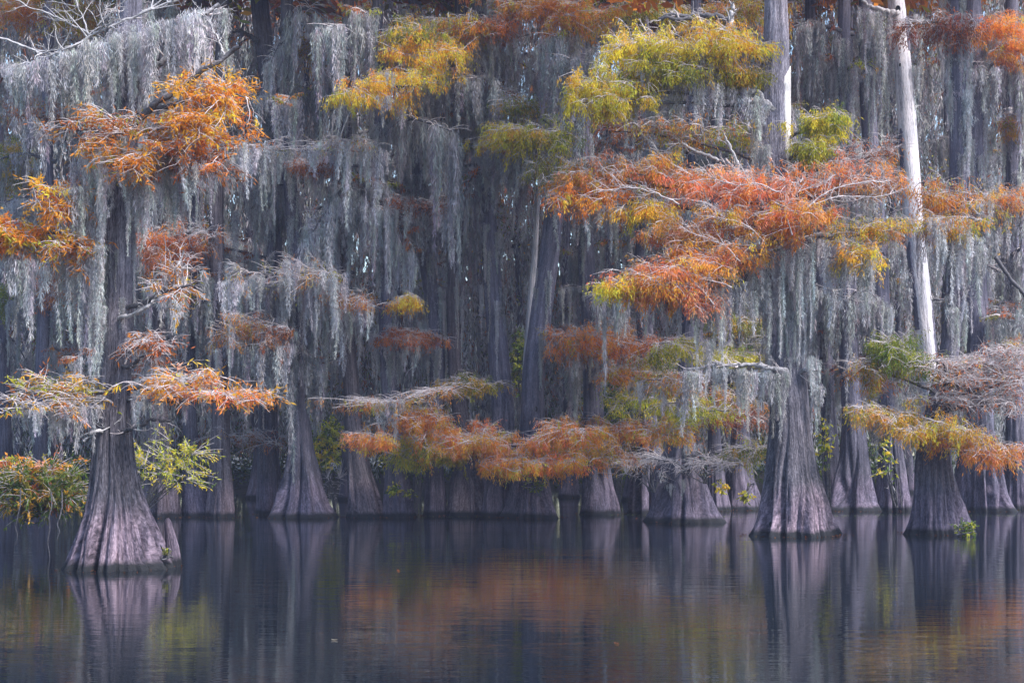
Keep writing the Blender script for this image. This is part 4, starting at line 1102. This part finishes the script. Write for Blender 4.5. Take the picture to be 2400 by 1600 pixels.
def shrub(name, label, cat, cx, cy, rx, ry, Y, pal, stems, n_tw, per, leaf, foot, seed, twigmat='twig', droop=-0.35, group=None):
    """stems rising from `foot` (tracing points) into a rounded leafy body"""
    rng = rng_of(('shrub', seed))
    u = K / FPX * Y
    base = W(foot[0], foot[1], Y)
    t = thing(name, label, cat, base, group)
    Cc = W(cx, cy, Y) - base
    R = np.array([rx * u, min(rx * u * 0.7, 1.4), ry * u])
    e = rng.uniform(-1, 1, (stems * 4, 3)); e = e[(e ** 2).sum(1) < 1][:stems] * R * 0.75 + Cc
    s0 = rng.normal(0, 0.06, (len(e), 3)) * np.array([1, 1, 0])
    P = bez(s0, (s0 + e) / 2 + rng.normal(0, 0.12, (len(e), 3)) + np.array([0, 0, 0.1]), e, 10)
    v, q = tubes(P, np.linspace(0.022, 0.008, 10)[None].repeat(len(e), 0), 5)
    obj('stems', make_mesh('stems', v, q, M['limb'], smooth=True), t)['kind'] = 'stuff'
    tgt = rng.normal(0, 0.55, (n_tw * 2, 3)); tgt = tgt[np.linalg.norm(tgt, axis=1) < 1.5][:n_tw]; n_tw = len(tgt)
    tgt = tgt * R * np.array([1, 1, 0.9]) + Cc
    tgt[:, 2] = np.maximum(tgt[:, 2], 0.06 - base[2])
    ap = P[:, 3:].reshape(-1, 3)
    src = ap[np.argmin(np.linalg.norm(ap[None] - tgt[:, None], axis=2), 1)]
    st = np.maximum(np.linalg.norm(tgt - src, axis=1, keepdims=True), 0.01)
    a = tgt - (tgt - src) / st * np.minimum(st, 0.6)
    v, q = tubes(bez(a, (a + tgt) / 2 + np.array([0, 0, 0.04]), tgt, 4), np.linspace(0.008, 0.003, 4)[None].repeat(n_tw, 0), 3)
    obj('twigs', make_mesh('twigs', v, q, M[twigmat]), t)['kind'] = 'stuff'
    if per:
        sid = np.repeat(np.arange(n_tw), per)
        tt = rng.uniform(0.1, 1.1, len(sid))[:, None]
        Pp = a[sid] * (1 - tt) + tgt[sid] * tt + rng.normal(0, 0.02, (len(sid), 3))
        D = unit(unit(tgt - a)[sid] * 0.6 + np.array([0, 0, droop]) + rng.normal(0, 0.5, (len(sid), 3)))
        v, q = blades(Pp, D, rng.uniform(0.6, 1.3, len(sid)) * leaf[0], rng.uniform(0.7, 1.3, len(sid)) * leaf[1], rng)
        cols = pick_cols(pal, n_tw, rng)[sid] * rng.uniform(0.65, 1.3, (len(sid), 1))
        obj('foliage', make_mesh('foliage', v, q, M['leaf'], np.repeat(np.clip(cols, 0.01, 0.85), 4, 0)), t)['kind'] = 'stuff'
    return t
shrub('shrub', 'low green and orange shrub overhanging the water at the left edge', 'shrub', 90, 1122, 118, 74, 36.0, 'shrub', 30, 640, 11, (0.13, 0.04), (60, 1195), 's1')
shrub('shrub', 'small red-orange tipped bush above the green shrub at the left edge', 'shrub', 70, 1066, 90, 22, 36.5, 'belt', 12, 70, 12, (0.13, 0.04), (60, 1190), 's2')
shrub('shrub', 'yellow-green shrub growing out just right of the nearest cypress', 'shrub', 388, 1062, 100, 74, 37.0, 'lime', 16, 200, 9, (0.12, 0.028), (330, 1180), 's3')
shrub('shrub', 'green bush in the gap between two trunks left of the orange spray', 'shrub', 750, 1015, 38, 62, 62.0, 'lime', 14, 160, 16, (0.17, 0.06), (750, 1180), 's4')
shrub('shrub', 'green bush glimpsed behind the narrow trunks left of the orange belt', 'shrub', 955, 1040, 40, 40, 60.0, 'green', 14, 140, 16, (0.17, 0.06), (955, 1178), 's5')
shrub('shrub', 'dark green bush between the two leaning centre trunks', 'shrub', 1195, 830, 24, 70, 64.0, 'green', 14, 150, 14, (0.17, 0.06), (1195, 1175), 's6')
shrub('shrub', 'dark leafy bush between the pillar-like bases right of centre', 'shrub', 1420, 920, 70, 80, 62.0, 'dgreen', 14, 220, 16, (0.18, 0.07), (1420, 1175), 's7')
shrub('shrub', 'bright leafy creeper climbing beside the right edge of the large cypress', 'vine', 1895, 1020, 28, 60, 44.5, 'lime', 8, 34, 6, (0.13, 0.07), (1905, 1170), 's8')
shrub('shrub', 'yellow-leaved creeper hanging between two flared bases at the right', 'vine', 2035, 1050, 34, 60, 46.0, 'lime', 8, 26, 5, (0.14, 0.08), (2060, 1165), 's9')
shrub('sprig', 'green sprig growing from the waterline at the foot of the right cypress', 'sprig', 2225, 1212, 28, 18, 41.0, 'green', 8, 46, 7, (0.1, 0.045), (2200, 1228), 's10')
shrub('sprig', 'tuft of lime leaves on the narrow cypress left of the belt', 'sprig', 903, 1122, 16, 14, 51.5, 'lime', 5, 16, 6, (0.18, 0.075), (915, 1135), 's11')
shrub('sprig', 'sparse green leaves near the water beside the narrow cypress', 'sprig', 945, 1132, 18, 10, 51.5, 'green', 5, 16, 5, (0.14, 0.05), (930, 1140), 's12')
shrub('sprig', 'small green leaves clinging to the wide centre base', 'sprig', 1232, 1105, 22, 32, 50.5, 'green', 6, 50, 6, (0.11, 0.045), (1240, 1140), 's13')
shrub('sprig', 'cluster of yellow leaves hanging left of the large right cypress', 'sprig', 1662, 1118, 20, 18, 50.0, 'yellow', 5, 14, 6, (0.17, 0.08), (1650, 1100), 's14')
shrub('sprig', 'small green plant dangling over the dark gap left of the large cypress', 'sprig', 1714, 1138, 14, 18, 50.0, 'lime', 5, 16, 6, (0.16, 0.07), (1725, 1110), 's15')
shrub('sprig', 'tiny green plant between the knee and the nearest cypress', 'sprig', 383, 1265, 10, 8, 29.6, 'green', 5, 22, 6, (0.06, 0.025), (384, 1280), 's16')
shrub('dead_bush', 'tangle of bare grey twigs over the broad rooty base', 'dead bush', 1480, 1075, 80, 46, 49.0, 'brown', 14, 90, 0, LA, (1500, 1130), 's17')
shrub('dead_bush', 'pale bare twig tangle in front of the broad low cypress base', 'dead bush', 1600, 1060, 95, 38, 48.5, 'brown', 12, 100, 1, LA, (1620, 1110), 's18')
shrub('dead_bush', 'bare branching brush in the gap right of the bell-shaped flare', 'dead bush', 768, 1110, 34, 50, 60.0, 'brown', 12, 110, 0, LA, (770, 1180), 's19')

def root_strings():
    for j, (x, y0, y1, lab) in enumerate(((112, 1190, 1303, 'long dangling root string reaching the water below the left shrub'), (38, 1185, 1250, 'short dangling root string nearest the left edge'), (134, 1190, 1240, 'short dangling root string right of the long one'))):
        rng = rng_of(('root', j))
        Y = 33.0 + 0.4 * j
        P = np.array([W(x + 2.5 * math.sin(k_ * 0.9 + j), y0 + (y1 - y0) * k_ / 11.0, Y) for k_ in range(12)])
        if j == 0: P[-1, 2] = -0.05
        b = P[0].copy()
        acc = Acc()
        v, q = tubes((P - b)[None], np.linspace(0.016, 0.008, 12)[None], 5); acc.add(v, q)
        up = np.array([[0, 0, 0], [0.05, 0.05, 0.25], [0.0, 0.2, 0.6]])
        v, q = tubes(up[None], np.full((1, 3), 0.014), 5); acc.add(v, q)
        o = obj('root_string', acc.mesh('root_string', M['limb'], True), None, b)
        o['label'] = lab; o['category'] = 'root'
root_strings()

def trunk_patch(key, y0, y1, a0, a1, name, mat, lift=0.02, seed='p'):
    """a raised patch of other wood on a trunk between two rows and two angles, with a ragged outline"""
    t, base, axis, Y = TREE[key]
    rng = rng_of(('patch', key, seed))
    m, n = 40, 9
    v = np.empty((m, n, 3)); g = np.empty((m, n, 3))
    for i in range(m):
        A, r = axis(y0 + (y1 - y0) * i / (m - 1))
        wob = rng.normal(0, 0.05)
        taper = min(1.0, 0.35 + i / 6.0)
        for k_ in range(n):
            a = a0 + wob + (a1 - a0) * taper * k_ / (n - 1)
            rr = (r * 1.03 + lift) * (1 - 0.05 * (k_ in (0, n - 1)) * 2)
            v[i, k_] = A - base + np.array([math.cos(a) * rr, math.sin(a) * rr, 0])
            g[i, k_] = (math.cos(a) * 0.4, math.sin(a) * 0.4, v[i, k_, 2] * 0.05)
    idx = np.arange(m * n).reshape(m, n)
    q = np.stack([idx[:-1, :-1], idx[:-1, 1:], idx[1:, 1:], idx[1:, :-1]], -1).reshape(-1, 4)
    o = obj(name, make_mesh(name, v.reshape(-1, 3), q, M[mat], vec=g.reshape(-1, 3), smooth=True), t)
    return o
trunk_patch('R', 150, 432, 0.05, -1.0, 'bare_wood_strip', 'white_wood')['label'] = 'strip of bare white wood with small dark holes'

def hole(key, row, ang, w, h, lip=0.02, extra=1.0, rim='limb_pale'):
    """a hollow in a trunk: raised lip round a sunken oval painted near-black as its shade"""
    t, base, axis, Y = TREE[key]
    A, r = axis(row)
    u = K / FPX * Y
    w *= u; h *= u
    n = np.array([math.cos(ang), math.sin(ang), 0]); s_ = np.array([-math.sin(ang), math.cos(ang), 0]); z = np.array([0, 0, 1.0])
    c = A - base + n * (r * 1.03 * extra + lip)
    th = np.linspace(0, 2 * np.pi, 17)[:-1]
    o1 = np.array([c + s_ * w * 0.5 * math.cos(a) + z * h * 0.5 * math.sin(a) for a in th])
    ring = np.concatenate([o1 * 1.0 - n * lip * 1.5 + (o1 - c) * 0.35, o1 + n * lip * 0.4, o1 - n * lip * 0.8])
    idx = np.arange(48).reshape(3, 16)
    q = np.stack([idx[:-1], np.roll(idx[:-1], -1, 1), np.roll(idx[1:], -1, 1), idx[1:]], -1).reshape(-1, 4)
    lipo = obj('hole', make_mesh('hole', ring, q, M[rim], smooth=True), t)
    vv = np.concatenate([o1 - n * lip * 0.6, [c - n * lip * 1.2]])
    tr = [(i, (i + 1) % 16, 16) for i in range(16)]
    obj('hollow', make_mesh('hollow', vv, np.zeros((0, 4), int), M['hole'], tris=tr), lipo)  # near-black disc stands in for the unlit inside of the hole
for y0, y1, a0, a1 in ((40, 120, -0.2, -1.0), (300, 420, -2.4, -3.0), (560, 760, -2.3, -3.1), (700, 880, -0.1, -0.7)):
    trunk_patch('W', y0, y1, a0, a1, 'bark_remnant', 'bark', 0.015, (y0, y1))
for x, y, dx, dy in ((2095, 252, 18, -8), (2078, 330, -16, -10), (2102, 445, 16, -6), (2088, 170, 14, -12), (2105, 600, -18, -6), (2125, 760, 14, -8)):
    limb('W', [(x - dx * 0.6, y - dy * 0.6), (x + dx * 0.5, y + dy * 0.5), (x + dx * 1.3, y + dy * 1.4)], 0.06, 0.025, 'limb_grey', dY=-0.12, name='branch_stub')
hole('W', 26, -1.75, 11, 14); hole('W', 92, -2.0, 7, 16); hole('W', 155, -2.1, 5, 7); hole('W', 252, -0.35, 5, 10); hole('W', 687, -0.5, 6, 8)
for k_, (row, ang) in enumerate(((225, -0.55), (300, -0.75), (322, -0.6), (345, -0.8), (372, -0.6), (395, -0.7), (318, -0.35), (262, -0.5), (410, -0.42))):
    hole('R', row, ang, 3.2, 7 + 4 * (k_ % 3), 0.012, 1.01)
hole('k', 940, -1.3, 7, 12, rim='limb'); hole('l', 1140, -1.9, 6, 12, rim='limb'); hole('R', 1200, -2.35, 9, 10, rim='limb')

def leaf_mesh(col, nm):
    th = np.linspace(0, 2 * np.pi, 11)[:-1]
    o = np.stack([np.cos(th) * 0.05, np.sin(th) * 0.022 * (1 + 0.2 * np.cos(th)), 0.008 * np.cos(2 * th)], -1)
    v = np.concatenate([o, [[0, 0, 0.004]]])
    return make_mesh(nm, v, np.zeros((0, 4), int), M['leaf'], np.tile(np.array(col), (11, 1)), tris=[(i, (i + 1) % 10, 10) for i in range(10)])
LM = [leaf_mesh(C['brown'], 'floating_leaf'), leaf_mesh(C['rust'], 'floating_leaf'), leaf_mesh((0.3, 0.26, 0.2), 'floating_leaf')]
rngL = rng_of('fl')
for j, (x, y) in enumerate(((766, 1248), (915, 1310), (768, 1470), (1416, 1478), (1462, 1190), (320, 1305))):
    Y = depth_at(y)
    p = W(x, y, Y); p[2] = 0.012
    o = obj('floating_leaf', LM[j % 3], None, p, rngL.uniform(0, 6.28))
    o['label'] = 'single small fallen leaf floating on the dark open water'; o['category'] = 'leaf'; o['group'] = 'fallen leaves on the water'

def litter():
    rng = rng_of('litter')
    acc = Acc()
    for key in TREE:
        if key.startswith('back'):
            continue
        t, base, axis, Y = TREE[key]
        A, r = axis(1060 / K + CAMH * FPX / Y / K)
        n = int(40 + 80 * r * rng.random())
        a = rng.uniform(0, 6.28, n); d = r * 1.08 + rng.gamma(1.2, 0.12, n)
        P = np.stack([A[0] + np.cos(a) * d, A[1] + np.sin(a) * d, 0.008 + 0.03 * np.exp(-(d - r) * 6) * rng.random(n)], -1)
        D = unit(np.stack([rng.normal(size=n), rng.normal(size=n), rng.uniform(0, 0.35, n)], -1))
        v, q = blades(P, D, rng.uniform(0.03, 0.13, n), rng.uniform(0.012, 0.03, n), rng)
        v[:, 2] = np.maximum(v[:, 2], 0.006)
        acc.add(v, q, np.repeat(pick_cols('brown', n, rng) * rng.uniform(0.12, 0.5, (n, 1)), 4, 0))
    o = obj('leaf_litter', acc.mesh('leaf_litter', M['leaf'])); o['kind'] = 'stuff'
    o['label'] = 'brown needles and twigs caught on the water round the cypress bases'; o['category'] = 'leaf litter'
litter()

# ------------------------------------------------------------------ the hazy air
def haze():
    x, y0, y1, z0, z1 = 120.0, -20.0, 150.0, -2.5, 60.0
    v = [(-x, y0, z0), (x, y0, z0), (x, y1, z0), (-x, y1, z0), (-x, y0, z1), (x, y0, z1), (x, y1, z1), (-x, y1, z1)]
    q = [(0, 3, 2, 1), (4, 5, 6, 7), (0, 1, 5, 4), (1, 2, 6, 5), (2, 3, 7, 6), (3, 0, 4, 7)]
    m = bpy.data.materials.new('haze')
    m.use_nodes = True
    nt = m.node_tree
    nt.nodes.remove(nt.nodes['Principled BSDF'])
    pv = nt.nodes.new('ShaderNodeVolumePrincipled')
    pv.inputs['Color'].default_value = (0.62, 0.68, 1.0, 1)
    pv.inputs['Density'].default_value = 0.0006
    pv.inputs['Anisotropy'].default_value = 0.0
    nt.links.new(pv.outputs[0], nt.nodes['Material Output'].inputs['Volume'])
    o = obj('haze', make_mesh('haze', v, q, m)); o['kind'] = 'stuff'
haze()
